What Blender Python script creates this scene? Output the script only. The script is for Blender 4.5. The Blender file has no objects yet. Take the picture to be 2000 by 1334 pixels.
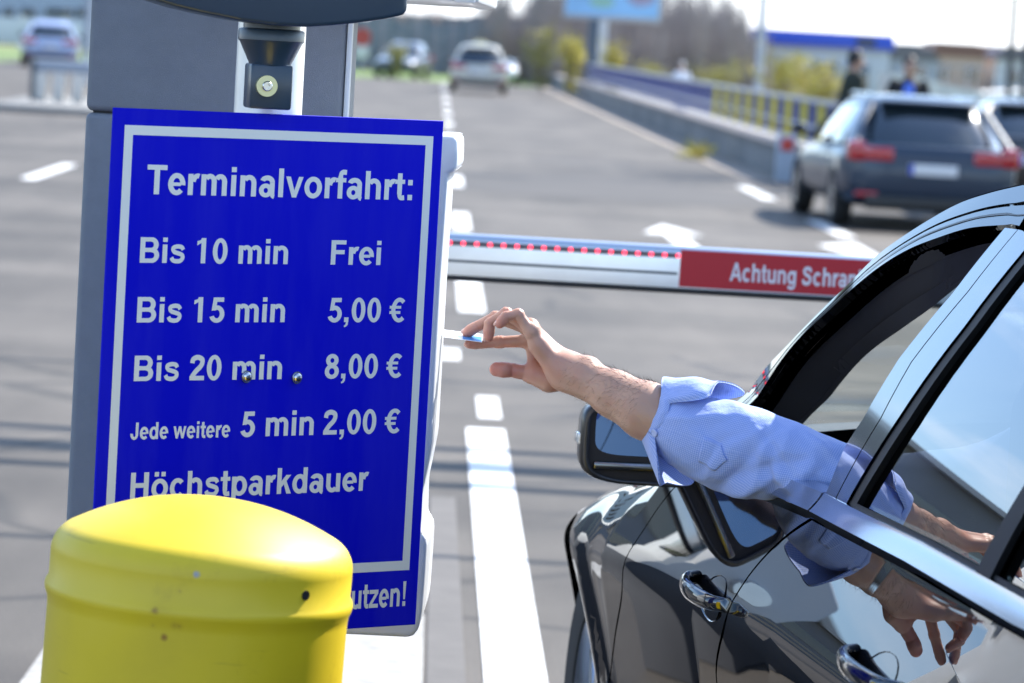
import bpy, bmesh, math, random
import numpy as np
from mathutils import Vector, Matrix
from mathutils.geometry import delaunay_2d_cdt
R = math.radians
scene = bpy.context.scene
col = scene.collection
rng = random.Random(7)

# ------------------------------------------------------------------ camera, sky, sun, exposure
CF, CH, CROLL, CHY, CVX = 7500.0, 1.6, R(3.3), 85.0, 856.0      # measured on the 2000 x 1334 photograph
def _cam():
    p = math.atan((667-CHY)*math.cos(CROLL)/CF)
    dx, dy = CVX-1000, (CHY+math.tan(CROLL)*(CVX-1000))-667
    u = dx*math.cos(CROLL)+dy*math.sin(CROLL)
    yaw = -math.atan(u*math.cos(p)/CF)
    fw = np.array([math.sin(yaw)*math.cos(p), math.cos(yaw)*math.cos(p), -math.sin(p)])
    rt = np.array([math.cos(yaw), -math.sin(yaw), 0.0]); up = np.cross(rt, fw)
    ex = math.cos(CROLL)*rt+math.sin(CROLL)*up
    ey = math.sin(CROLL)*rt-math.cos(CROLL)*up
    return fw, ex, ey
FW, EX, EY = _cam()
CO = np.array([0, 0, CH])
def ray(x, y): return FW+(x-1000)/CF*EX+(y-667)/CF*EY
def at(x, y, D): return CO+ray(x, y)*D
def gnd(x, y, z=0.0):
    d = ray(x, y); return CO+d*((z-CH)/d[2])
def onplane(x, y, O, n):
    r = ray(x, y); return CO+r*(((O-CO)@n)/(r@n))

cam = bpy.data.cameras.new('camera'); camo = bpy.data.objects.new('camera', cam); col.objects.link(camo)
M = Matrix(((EX[0], -EY[0], -FW[0], 0), (EX[1], -EY[1], -FW[1], 0), (EX[2], -EY[2], -FW[2], CH), (0, 0, 0, 1)))
camo.matrix_world = M
cam.sensor_width = 36; cam.lens = CF/2000*36; cam.clip_start = .2; cam.clip_end = 6000
cam.dof.use_dof = True; cam.dof.focus_distance = 5.65; cam.dof.aperture_fstop = 7.6
scene.camera = camo

SUN_EL, SUN_AZ = R(43), R(44)          # azimuth measured from +Y (down the road) towards +X
world = bpy.data.worlds.new('World'); scene.world = world; world.use_nodes = True
nt = world.node_tree; N = nt.nodes; L = nt.links
N.clear()
wo = N.new('ShaderNodeOutputWorld'); bg = N.new('ShaderNodeBackground'); L.new(bg.outputs[0], wo.inputs[0])
sky = N.new('ShaderNodeTexSky'); sky.sky_type = 'NISHITA'; sky.sun_disc = False
sky.sun_elevation = SUN_EL; sky.sun_rotation = SUN_AZ; sky.altitude = 200; sky.air_density = 1.0; sky.dust_density = .9; sky.ozone_density = 2.0
tc = N.new('ShaderNodeTexCoord'); sep = N.new('ShaderNodeSeparateXYZ'); L.new(tc.outputs['Generated'], sep.inputs[0])
addz = N.new('ShaderNodeMath'); addz.operation = 'ADD'; addz.inputs[1].default_value = .22; L.new(sep.outputs[2], addz.inputs[0])
dv = N.new('ShaderNodeVectorMath'); dv.operation = 'DIVIDE'; L.new(tc.outputs['Generated'], dv.inputs[0])
cmb = N.new('ShaderNodeCombineXYZ')
for i in range(3): L.new(addz.outputs[0], cmb.inputs[i])
L.new(cmb.outputs[0], dv.inputs[1])
cn = N.new('ShaderNodeTexNoise'); cn.inputs['Scale'].default_value = 1.5; cn.inputs['Detail'].default_value = 6; cn.inputs['Roughness'].default_value = .55
L.new(dv.outputs[0], cn.inputs['Vector'])
cr = N.new('ShaderNodeValToRGB'); cr.color_ramp.elements[0].position = .53; cr.color_ramp.elements[1].position = .80
cr.color_ramp.elements[0].color = (0, 0, 0, 1); cr.color_ramp.elements[1].color = (.85, .85, .85, 1)
L.new(cn.outputs['Fac'], cr.inputs[0])
mx = N.new('ShaderNodeMix'); mx.data_type = 'RGBA'; L.new(cr.outputs[0], mx.inputs['Factor'])
tint = N.new('ShaderNodeMix'); tint.data_type = 'RGBA'; tint.blend_type = 'MULTIPLY'; tint.inputs['Factor'].default_value = 1; tint.inputs['B'].default_value = (.89, .98, 1.07, 1); L.new(sky.outputs[0], tint.inputs['A'])
L.new(tint.outputs['Result'], mx.inputs['A']); mx.inputs['B'].default_value = (7.5, 7.9, 8.6, 1)
hz = N.new('ShaderNodeValToRGB'); hz.color_ramp.elements[0].position = .0; hz.color_ramp.elements[1].position = .12; hz.color_ramp.elements[0].color = (.92, .92, .92, 1); hz.color_ramp.elements[1].color = (0, 0, 0, 1)
L.new(sep.outputs[2], hz.inputs[0]); mx2 = N.new('ShaderNodeMix'); mx2.data_type = 'RGBA'; L.new(hz.outputs[0], mx2.inputs['Factor']); L.new(mx.outputs['Result'], mx2.inputs['A']); mx2.inputs['B'].default_value = (6.6, 6.9, 7.4, 1)   # white haze low in the sky
L.new(mx2.outputs['Result'], bg.inputs[0]); bg.inputs[1].default_value = .145
sun = bpy.data.lights.new('sun', 'SUN'); sun.energy = 4.9; sun.angle = R(.53); sun.color = (1.0, .95, .87)
suno = bpy.data.objects.new('sun', sun); col.objects.link(suno)
SUNV = Vector((math.sin(SUN_AZ)*math.cos(SUN_EL), math.cos(SUN_AZ)*math.cos(SUN_EL), math.sin(SUN_EL)))
suno.rotation_euler = SUNV.to_track_quat('Z', 'Y').to_euler()
scene.view_settings.view_transform = 'Standard'; scene.view_settings.look = 'None'
scene.view_settings.exposure = 1.3; scene.view_settings.gamma = 1.0; scene.view_settings.use_curve_mapping = False
scene.render.engine = 'CYCLES'

# ------------------------------------------------------------------ materials
MATS = {}
def mat(name, color, rough=.5, metal=0.0, coat=0.0, spec=.5, vary=0.0, vscale=8.0, bump=0.0, bscale=80.0, emit=None, estr=0.0, sss=0.0, alpha=None, coat_rough=.03):
    if name in MATS: return MATS[name]
    m = bpy.data.materials.new(name); m.use_nodes = True
    n = m.node_tree.nodes; l = m.node_tree.links; b = n['Principled BSDF']
    c = (*color, 1)
    b.inputs['Base Color'].default_value = c; b.inputs['Roughness'].default_value = rough; b.inputs['Metallic'].default_value = metal
    b.inputs['Coat Weight'].default_value = coat; b.inputs['Coat Roughness'].default_value = coat_rough; b.inputs['Specular IOR Level'].default_value = spec
    if vary > 0 or bump > 0:
        t = n.new('ShaderNodeTexCoord')
    if vary > 0:
        z = n.new('ShaderNodeTexNoise'); z.inputs['Scale'].default_value = vscale; z.inputs['Detail'].default_value = 5; z.inputs['Roughness'].default_value = .6
        l.new(t.outputs['Object'], z.inputs['Vector'])
        rp = n.new('ShaderNodeValToRGB'); rp.color_ramp.elements[0].position = .3; rp.color_ramp.elements[1].position = .7
        rp.color_ramp.elements[0].color = (*[max(0, x*(1-vary)) for x in color], 1); rp.color_ramp.elements[1].color = (*[min(1, x*(1+vary)) for x in color], 1)
        l.new(z.outputs['Fac'], rp.inputs[0]); l.new(rp.outputs[0], b.inputs['Base Color'])
    if bump > 0:
        z2 = n.new('ShaderNodeTexNoise'); z2.inputs['Scale'].default_value = bscale; z2.inputs['Detail'].default_value = 3
        l.new(t.outputs['Object'], z2.inputs['Vector'])
        bp = n.new('ShaderNodeBump'); bp.inputs['Strength'].default_value = bump; bp.inputs['Distance'].default_value = .002
        l.new(z2.outputs['Fac'], bp.inputs['Height']); l.new(bp.outputs[0], b.inputs['Normal'])
    if emit:
        b.inputs['Emission Color'].default_value = (*emit, 1); b.inputs['Emission Strength'].default_value = estr
    if sss > 0:
        b.inputs['Subsurface Weight'].default_value = sss; b.inputs['Subsurface Radius'].default_value = (1, .35, .2); b.inputs['Subsurface Scale'].default_value = .006
    MATS[name] = m
    return m
def ramp_node(n, l, fac, stops):
    rp = n.new('ShaderNodeValToRGB'); e = rp.color_ramp.elements
    e[0].position, e[0].color = stops[0][0], (*stops[0][1], 1); e[1].position, e[1].color = stops[-1][0], (*stops[-1][1], 1)
    for p, c in stops[1:-1]:
        k = e.new(p); k.color = (*c, 1)
    l.new(fac, rp.inputs[0]); return rp

def glass_mat(name, tint, f0=.05, pw=4.5, gloss=(1, 1, 1)):
    m = bpy.data.materials.new(name); m.use_nodes = True
    n = m.node_tree.nodes; l = m.node_tree.links; n.clear()
    o = n.new('ShaderNodeOutputMaterial'); lw = n.new('ShaderNodeLayerWeight'); lw.inputs[0].default_value = .5
    pwn = n.new('ShaderNodeMath'); pwn.operation = 'POWER'; pwn.inputs[1].default_value = pw; l.new(lw.outputs['Facing'], pwn.inputs[0])
    ma = n.new('ShaderNodeMath'); ma.operation = 'MULTIPLY_ADD'; ma.inputs[1].default_value = 1-f0; ma.inputs[2].default_value = f0; l.new(pwn.outputs[0], ma.inputs[0])
    tr = n.new('ShaderNodeBsdfTransparent'); tr.inputs[0].default_value = (*tint, 1)
    gl = n.new('ShaderNodeBsdfGlossy'); gl.inputs['Roughness'].default_value = .004; gl.inputs[0].default_value = (*gloss, 1)
    mxs = n.new('ShaderNodeMixShader'); l.new(ma.outputs[0], mxs.inputs[0]); l.new(tr.outputs[0], mxs.inputs[1]); l.new(gl.outputs[0], mxs.inputs[2])
    l.new(mxs.outputs[0], o.inputs[0]); return m
def asphalt():
    m = bpy.data.materials.new('asphalt'); m.use_nodes = True
    n = m.node_tree.nodes; l = m.node_tree.links; b = n['Principled BSDF']; b.inputs['Roughness'].default_value = .72; b.inputs['Specular IOR Level'].default_value = .35
    t = n.new('ShaderNodeTexCoord')
    mp = n.new('ShaderNodeMapping'); mp.inputs['Scale'].default_value = (.9, .16, 1); l.new(t.outputs['Object'], mp.inputs[0])   # wear runs along the lanes
    z = n.new('ShaderNodeTexNoise'); z.inputs['Scale'].default_value = 1.0; z.inputs['Detail'].default_value = 5; z.inputs['Roughness'].default_value = .62; l.new(mp.outputs[0], z.inputs['Vector'])
    mp2 = n.new('ShaderNodeMapping'); mp2.inputs['Scale'].default_value = (.12, .8, 1); l.new(t.outputs['Object'], mp2.inputs[0])   # repair joints across
    z3 = n.new('ShaderNodeTexNoise'); z3.inputs['Scale'].default_value = .8; z3.inputs['Detail'].default_value = 3; l.new(mp2.outputs[0], z3.inputs['Vector'])
    ad = n.new('ShaderNodeMath'); ad.operation = 'MULTIPLY_ADD'; ad.inputs[1].default_value = .45; l.new(z3.outputs['Fac'], ad.inputs[0]); 
    ml = n.new('ShaderNodeMath'); ml.operation = 'MULTIPLY'; ml.inputs[1].default_value = .55; l.new(z.outputs['Fac'], ml.inputs[0]); l.new(ml.outputs[0], ad.inputs[2])
    rp = ramp_node(n, l, ad.outputs[0], [(.37, (.028, .0225, .0175)), (.48, (.055, .047, .038)), (.60, (.089, .078, .065))])
    z2 = n.new('ShaderNodeTexNoise'); z2.inputs['Scale'].default_value = 90; z2.inputs['Detail'].default_value = 3; l.new(t.outputs['Object'], z2.inputs['Vector'])
    rp2 = ramp_node(n, l, z2.outputs['Fac'], [(.3, (.72, .72, .72)), (.7, (1.22, 1.2, 1.18))])
    # tarred cracks: thin wandering lines
    wp = n.new('ShaderNodeTexNoise'); wp.inputs['Scale'].default_value = .5; wp.inputs['Detail'].default_value = 4; l.new(t.outputs['Object'], wp.inputs['Vector'])
    wm = n.new('ShaderNodeMix'); wm.data_type = 'RGBA'; wm.inputs['Factor'].default_value = .35; l.new(t.outputs['Object'], wm.inputs['A']); l.new(wp.outputs['Color'], wm.inputs['B'])
    vo = n.new('ShaderNodeTexVoronoi'); vo.feature = 'DISTANCE_TO_EDGE'; vo.inputs['Scale'].default_value = .42; l.new(wm.outputs['Result'], vo.inputs['Vector'])
    rc = ramp_node(n, l, vo.outputs['Distance'], [(.004, (.45, .45, .45)), (.014, (1, 1, 1))])
    m0 = n.new('ShaderNodeMix'); m0.data_type = 'RGBA'; m0.blend_type = 'MULTIPLY'; m0.inputs['Factor'].default_value = 1; l.new(rp.outputs[0], m0.inputs['A']); l.new(rc.outputs[0], m0.inputs['B']); rp = type('o', (), {'outputs': [m0.outputs['Result']]})()
    mu = n.new('ShaderNodeMix'); mu.data_type = 'RGBA'; mu.blend_type = 'MULTIPLY'; mu.inputs['Factor'].default_value = 1
    l.new(rp.outputs[0], mu.inputs['A']); l.new(rp2.outputs[0], mu.inputs['B']); l.new(mu.outputs['Result'], b.inputs['Base Color'])
    bp = n.new('ShaderNodeBump'); bp.inputs['Strength'].default_value = .4; bp.inputs['Distance'].default_value = .004; l.new(z2.outputs['Fac'], bp.inputs['Height']); l.new(bp.outputs[0], b.inputs['Normal'])
    return m
ASPH = asphalt()
ROADPAINT = mat('road_paint', (.70, .70, .68), .6, bump=.3, bscale=90)
def wear(m):
    n = m.node_tree.nodes; l = m.node_tree.links; b = n['Principled BSDF']; t = n.new('ShaderNodeTexCoord')
    z = n.new('ShaderNodeTexNoise'); z.inputs['Scale'].default_value = 26; z.inputs['Detail'].default_value = 8; z.inputs['Roughness'].default_value = .7; l.new(t.outputs['Object'], z.inputs['Vector'])
    z1 = n.new('ShaderNodeTexNoise'); z1.inputs['Scale'].default_value = 1.1; z1.inputs['Detail'].default_value = 4; l.new(t.outputs['Object'], z1.inputs['Vector'])
    a_ = n.new('ShaderNodeMath'); a_.operation = 'MULTIPLY_ADD'; a_.inputs[1].default_value = .6; l.new(z1.outputs['Fac'], a_.inputs[0]); l.new(z.outputs['Fac'], a_.inputs[2])
    rp = ramp_node(n, l, a_.outputs[0], [(.56, (.16, .15, .145)), (.66, (.48, .47, .45)), (.80, (.70, .70, .68))]); l.new(rp.outputs[0], b.inputs['Base Color'])
wear(ROADPAINT)
GREY_BODY = mat('grey_powder_coat', (.185, .20, .225), .55, vary=.05, vscale=30, bump=.35, bscale=900)
LIGHT_BODY = mat('pale_grey_plastic', (.62, .64, .66), .35, coat=.2, vary=.03)
SIGN_BLUE = mat('sign_blue', (.0035, .005, .52), .5, spec=.05)
def dust(m, amt=.05):
    n = m.node_tree.nodes; l = m.node_tree.links; b = n['Principled BSDF']; c = b.inputs['Base Color'].default_value[:3]; t = n.new('ShaderNodeTexCoord')
    mp = n.new('ShaderNodeMapping'); mp.inputs['Scale'].default_value = (14, 14, 2.2); l.new(t.outputs['Object'], mp.inputs[0])
    z = n.new('ShaderNodeTexNoise'); z.inputs['Scale'].default_value = 1.0; z.inputs['Detail'].default_value = 7; z.inputs['Roughness'].default_value = .65; l.new(mp.outputs[0], z.inputs['Vector'])
    rp = ramp_node(n, l, z.outputs['Fac'], [(.42, c), (.80, tuple(x*(1-amt)+.35*amt for x in c))]); l.new(rp.outputs[0], b.inputs['Base Color'])
    rr = ramp_node(n, l, z.outputs['Fac'], [(.3, (.38,)*3), (.7, (.6,)*3)]); l.new(rr.outputs[0], b.inputs['Roughness'])
dust(SIGN_BLUE, .035)
SIGN_WHITE = mat('sign_white_film', (.70, .72, .70), .4)
ALU = mat('aluminium', (.72, .73, .74), .28, metal=1.0, vary=.04, vscale=20)
GALV = mat('galvanised_steel', (.80, .80, .78), .38, metal=.6, vary=.06, vscale=25)
DARKPLASTIC = mat('slate_plastic', (.020, .042, .075), .36, coat=.35, coat_rough=.2, vary=.06)
BLACK = mat('black_rubber', (.012, .012, .013), .6)
BLACKGLOSS = mat('black_gloss_trim', (.008, .008, .009), .12, coat=1.0)
CHROME = mat('chrome', (.82, .83, .85), .06, metal=1.0)
SATIN = mat('satin_dark_trim', (.45, .46, .48), .13, metal=1.0)
INTERIOR = mat('interior_black', (.012, .012, .013), .75)
PAINT = mat('anthracite_paint', (.007, .007, .009), .35, metal=0, coat=1.0, coat_rough=.006, spec=.0)
PAINT.node_tree.nodes['Principled BSDF'].inputs['Coat IOR'].default_value = 1.58
PLASTIC_BLACK = mat('black_plastic', (.018, .019, .02), .45)
WHITEPLASTIC = mat('white_plastic', (.75, .76, .76), .3, coat=.3)
LEDRED = mat('led_red', (.9, .03, .05), .3, emit=(1, .04, .08), estr=1.6)
LABEL_RED = mat('label_red', (.46, .012, .022), .4)
LABEL_WHITE = mat('label_white', (.72, .68, .72), .5)
TYRE = mat('tyre', (.018, .018, .018), .8, vary=.2, vscale=20)
RIM = mat('rim', (.55, .56, .58), .25, metal=1)
CONCRETE = mat('concrete', (.19, .20, .205), .85, vary=.18, vscale=1.3, bump=.4, bscale=40)

# ------------------------------------------------------------------ object helpers
def tag(o, label=None, cat=None, group=None, kind=None):
    if label: o['label'] = label
    if cat: o['category'] = cat
    if group: o['group'] = group
    if kind: o['kind'] = kind
    return o
def link(o, parent=None):
    col.objects.link(o)
    if parent is not None: o.parent = parent
    return o
WM = {}
def thing(name, label, cat, loc=(0, 0, 0), rot=(0, 0, 0), group=None, scale=1.0):
    o = bpy.data.objects.new(name, None); col.objects.link(o)
    o.location = loc; o.rotation_euler = rot; o.scale = (scale,)*3
    o.empty_display_size = .1
    return tag(o, label, cat, group)
def base_matrix(o):
    m = Matrix.LocRotScale(o.location, o.rotation_euler, o.scale)
    if o.parent is not None: m = base_matrix(o.parent) @ o.matrix_parent_inverse @ m
    return m
def mesh(name, verts, faces, m, parent=None, smooth=False, world=False, normals=None, uv=None):
    me = bpy.data.meshes.new(name)
    me.from_pydata([tuple(float(a) for a in v) for v in verts], [], [tuple(int(i) for i in f) for f in faces])
    me.materials.append(m)
    if smooth: me.polygons.foreach_set('use_smooth', [True]*len(me.polygons))
    if uv is not None:
        ul = me.uv_layers.new(name='UVMap')
        li = np.zeros(len(me.loops), dtype=np.int32); me.loops.foreach_get('vertex_index', li)
        ul.data.foreach_set('uv', np.asarray(uv, dtype=np.float32)[li].ravel())
    me.update()
    if normals is not None:
        me.normals_split_custom_set_from_vertices([tuple(float(a) for a in v) for v in normals])
    o = bpy.data.objects.new(name, me); col.objects.link(o)
    if parent is not None:
        o.parent = parent
        if world: o.matrix_parent_inverse = base_matrix(parent).inverted()
    return o
class MB:
    """collects shapes; build() links them as ONE mesh object"""
    def __init__(s): s.bm = bmesh.new()
    def _xf(s, vs, mtx):
        if mtx is not None: bmesh.ops.transform(s.bm, matrix=mtx, verts=vs)
        return vs
    def box(s, c, d, mtx=None, bev=0.0, seg=2):
        r = bmesh.ops.create_cube(s.bm, size=1.0); vs = r['verts']
        for v in vs: v.co = Vector((v.co.x*d[0]+c[0], v.co.y*d[1]+c[1], v.co.z*d[2]+c[2]))
        if bev > 0:
            es = list({e for v in vs for e in v.link_edges})
            rr = bmesh.ops.bevel(s.bm, geom=es, offset=bev, segments=seg, profile=.5, affect='EDGES')
            vs = list({v for f in rr['faces'] for v in f.verts} | {v for v in vs if v.is_valid})
        return s._xf(vs, mtx)
    def tube(s, p0, p1, r0, r1=None, n=12, mtx=None, cap=True):
        r1 = r0 if r1 is None else r1
        p0 = Vector(p0); p1 = Vector(p1); d = p1-p0
        q = d.to_track_quat('Z', 'Y').to_matrix()
        A = []; B = []
        for i in range(n):
            a = 2*math.pi*i/n; o = q @ Vector((math.cos(a), math.sin(a), 0))
            A.append(s.bm.verts.new(p0+o*r0)); B.append(s.bm.verts.new(p1+o*r1))
        for i in range(n): s.bm.faces.new((A[i], A[(i+1) % n], B[(i+1) % n], B[i]))
        if cap: s.bm.faces.new(A[::-1]); s.bm.faces.new(B)
        return s._xf(A+B, mtx)
    def lathe(s, prof, n=32, mtx=None):
        rings = []
        for r, z in prof:
            if r < 1e-6: rings.append([s.bm.verts.new((0, 0, z))])
            else: rings.append([s.bm.verts.new((r*math.cos(2*math.pi*i/n), r*math.sin(2*math.pi*i/n), z)) for i in range(n)])
        for a, b in zip(rings[:-1], rings[1:]):
            for i in range(n):
                j = (i+1) % n
                if len(a) == 1 and len(b) == 1: continue
                if len(a) == 1: s.bm.faces.new((a[0], b[j], b[i]))
                elif len(b) == 1: s.bm.faces.new((a[i], a[j], b[0]))
                else: s.bm.faces.new((a[i], a[j], b[j], b[i]))
        vs = [v for r in rings for v in r]
        return s._xf(vs, mtx)
    def prism(s, pts, depth, mtx=None, bev=0.0, seg=2):
        """pts in local XY, extruded along Z from 0 to depth"""
        A = [s.bm.verts.new((p[0], p[1], 0)) for p in pts]; f = s.bm.faces.new(A)
        r = bmesh.ops.extrude_face_region(s.bm, geom=[f]); B = [v for v in r['geom'] if isinstance(v, bmesh.types.BMVert)]
        for v in B: v.co.z += depth
        vs = A+B
        if bev > 0:
            es = list({e for v in vs for e in v.link_edges})
            rr = bmesh.ops.bevel(s.bm, geom=es, offset=bev, segments=seg, profile=.5, affect='EDGES')
            vs = list({v for f in rr['faces'] for v in f.verts} | {v for v in vs if v.is_valid})
        return s._xf(vs, mtx)
    def poly(s, pts): return s.bm.faces.new([s.bm.verts.new(tuple(p)) for p in pts])
    def ico(s, c, r, sub=2, sc=(1, 1, 1)):
        rr = bmesh.ops.create_icosphere(s.bm, subdivisions=sub, radius=1.0)
        for v in rr['verts']: v.co = Vector((v.co.x*r*sc[0]+c[0], v.co.y*r*sc[1]+c[1], v.co.z*r*sc[2]+c[2]))
        return rr['verts']
    def build(s, name, m, parent=None, smooth=True, world=False, angle=35):
        bmesh.ops.recalc_face_normals(s.bm, faces=s.bm.faces[:])
        me = bpy.data.meshes.new(name); s.bm.to_mesh(me); s.bm.free(); me.materials.append(m)
        if smooth:
            me.polygons.foreach_set('use_smooth', [True]*len(me.polygons))
            me.set_sharp_from_angle(angle=R(angle))
        o = bpy.data.objects.new(name, me); col.objects.link(o)
        if parent is not None:
            o.parent = parent
            if world: o.matrix_parent_inverse = base_matrix(parent).inverted()
        return o
def copy_tree(o, parent=None):
    c = o.copy(); col.objects.link(c)
    if parent is not None:
        c.parent = parent; c.matrix_parent_inverse = o.matrix_parent_inverse.copy()
    for ch in list(o.children): copy_tree(ch, c)
    return c
def smin(a, b, k):
    h = np.maximum(k-np.abs(a-b), 0)/k
    return np.minimum(a, b)-h*h*k*.25
def capsule(P, a, b, ra, rb):
    a = np.asarray(a, np.float32); b = np.asarray(b, np.float32); ba = b-a; L2 = float(ba@ba)
    pa = P-a; t = np.clip((pa@ba)/L2, 0, 1)
    d = pa-t[..., None]*ba
    return np.sqrt((d*d).sum(-1))-(ra+(rb-ra)*t)
def ellipsoid(P, c, r, rot=None):
    q = P-np.asarray(c, np.float32)
    if rot is not None: q = q@np.asarray(rot, np.float32)
    r = np.asarray(r, np.float32)
    k0 = np.sqrt(((q/r)**2).sum(-1)); k1 = np.sqrt(((q/(r*r))**2).sum(-1))
    return k0*(k0-1)/np.maximum(k1, 1e-6)
def surfnet(f, lo, hi, h):
    """naive surface nets over a signed distance function: one continuous surface"""
    ax = [np.arange(lo[i], hi[i]+h, h, dtype=np.float32) for i in range(3)]
    nx, ny, nz = map(len, ax)
    F = np.empty((nx, ny, nz), np.float32)
    YZ = np.stack(np.meshgrid(ax[1], ax[2], indexing='ij'), -1)
    st = 16
    for i in range(0, nx, st):
        xs = ax[0][i:i+st]
        P = np.empty((len(xs), ny, nz, 3), np.float32); P[..., 0] = xs[:, None, None]; P[..., 1:] = YZ
        F[i:i+st] = f(P)
    S = F < 0
    cnt = np.zeros((nx-1, ny-1, nz-1), np.float32); acc = np.zeros((nx-1, ny-1, nz-1, 3), np.float32)
    def sl(a, o): return a[o[0]:nx-1+o[0], o[1]:ny-1+o[1], o[2]:nz-1+o[2]]
    for axis in range(3):
        for p in range(2):
            for q in range(2):
                o0 = [0, 0, 0]; oth = [k for k in range(3) if k != axis]; o0[oth[0]] = p; o0[oth[1]] = q
                o1 = list(o0); o1[axis] = 1
                a = sl(F, o0); b = sl(F, o1); cross = (a < 0) != (b < 0)
                t = np.where(cross, a/np.where(np.abs(a-b) < 1e-12, 1, a-b), 0)
                cnt += cross
                for k in range(3):
                    acc[..., k] += np.where(cross, (t if k == axis else o0[k]), 0)
    act = cnt > 0
    idx = -np.ones(act.shape, np.int64); ii = np.argwhere(act); idx[act] = np.arange(len(ii))
    V = (ii+acc[act]/cnt[act][:, None])*h+np.array([ax[0][0], ax[1][0], ax[2][0]])
    faces = []
    for axis in range(3):
        oth = [k for k in range(3) if k != axis]
        a = np.take(S, range(0, S.shape[axis]-1), axis); b = np.take(S, range(1, S.shape[axis]), axis)
        e = np.argwhere(a != b); s0 = a[tuple(e.T)]
        ok = (e[:, oth[0]] > 0) & (e[:, oth[1]] > 0) & (e[:, oth[0]] < idx.shape[oth[0]]) & (e[:, oth[1]] < idx.shape[oth[1]])
        e = e[ok]; s0 = s0[ok]
        def g(d0, d1):
            k = e.copy(); k[:, oth[0]] -= d0; k[:, oth[1]] -= d1; return idx[tuple(k.T)]
        q = np.stack([g(0, 0), g(1, 0), g(1, 1), g(0, 1)], 1)
        flip = s0 if axis != 1 else ~s0
        q[~flip] = q[~flip][:, ::-1]
        faces.append(q)
    Fq = np.concatenate(faces)
    Fq = Fq[(Fq >= 0).all(1)]
    return V, Fq
def npmesh(name, V, Fq, m, parent=None, world=False):
    me = bpy.data.meshes.new(name); k = Fq.shape[1]
    me.vertices.add(len(V)); me.vertices.foreach_set('co', np.asarray(V, np.float32).ravel())
    me.loops.add(len(Fq)*k); me.loops.foreach_set('vertex_index', np.asarray(Fq, np.int32).ravel())
    me.polygons.add(len(Fq)); me.polygons.foreach_set('loop_start', np.arange(0, len(Fq)*k, k, dtype=np.int32))
    me.polygons.foreach_set('use_smooth', np.ones(len(Fq), bool))
    me.materials.append(m); me.update(calc_edges=True); me.validate()
    o = bpy.data.objects.new(name, me); col.objects.link(o)
    if parent is not None:
        o.parent = parent
        if world: o.matrix_parent_inverse = base_matrix(parent).inverted()
    return o
def sdf(f, lo, hi, h, name, m, parent=None, world=False):
    V, Fq = surfnet(f, lo, hi, h); return npmesh(name, V, Fq, m, parent, world)
def frame(O, xd, yd):
    xd = Vector(xd).normalized(); yd = Vector(yd).normalized(); zd = xd.cross(yd)
    return Matrix(((xd.x, yd.x, zd.x, O[0]), (xd.y, yd.y, zd.y, O[1]), (xd.z, yd.z, zd.z, O[2]), (0, 0, 0, 1)))

# lettering drawn stroke by stroke (a plain bold grotesque); units: cap height 716
def _R(a, b, c, d): return [(a-6, b), (c+6, b), (c+6, d), (a-6, d)]
def _E(cx, cy, rx, ry, a0=0, a1=360, v=138, h=114):
    rx += 6; ry += 3; v += 12; h += 8
    n = max(6, int(abs(a1-a0)/12)); q = []
    for k in range(n):
        t0 = R(a0+(a1-a0)*k/n); t1 = R(a0+(a1-a0)*(k+1)/n)
        q.append([(cx+(rx-v)*math.cos(t0), cy+(ry-h)*math.sin(t0)), (cx+rx*math.cos(t0), cy+ry*math.sin(t0)), (cx+rx*math.cos(t1), cy+ry*math.sin(t1)), (cx+(rx-v)*math.cos(t1), cy+(ry-h)*math.sin(t1))])
    return ('S', q)
def _K(pts, w=126):
    w += 10
    P = [np.array(p, float) for p in pts]; out = []
    for i in range(len(P)-1):
        p0 = P[max(i-1, 0)]; p1 = P[i]; p2 = P[i+1]; p3 = P[min(i+2, len(P)-1)]
        for k in range(6):
            t = k/6; out.append(.5*((2*p1)+(-p0+p2)*t+(2*p0-5*p1+4*p2-p3)*t*t+(-p0+3*p1-3*p2+p3)*t**3))
    out.append(P[-1]); q = []; Ls = []
    for i, p in enumerate(out):
        d = out[min(i+1, len(out)-1)]-out[max(i-1, 0)]; d /= np.linalg.norm(d); nn = np.array([-d[1], d[0]])*w/2; Ls.append((p+nn, p-nn))
    for (a, b), (c, d) in zip(Ls[:-1], Ls[1:]): q.append([tuple(b), tuple(a), tuple(c), tuple(d)][::-1])
    return ('S', q)
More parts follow.
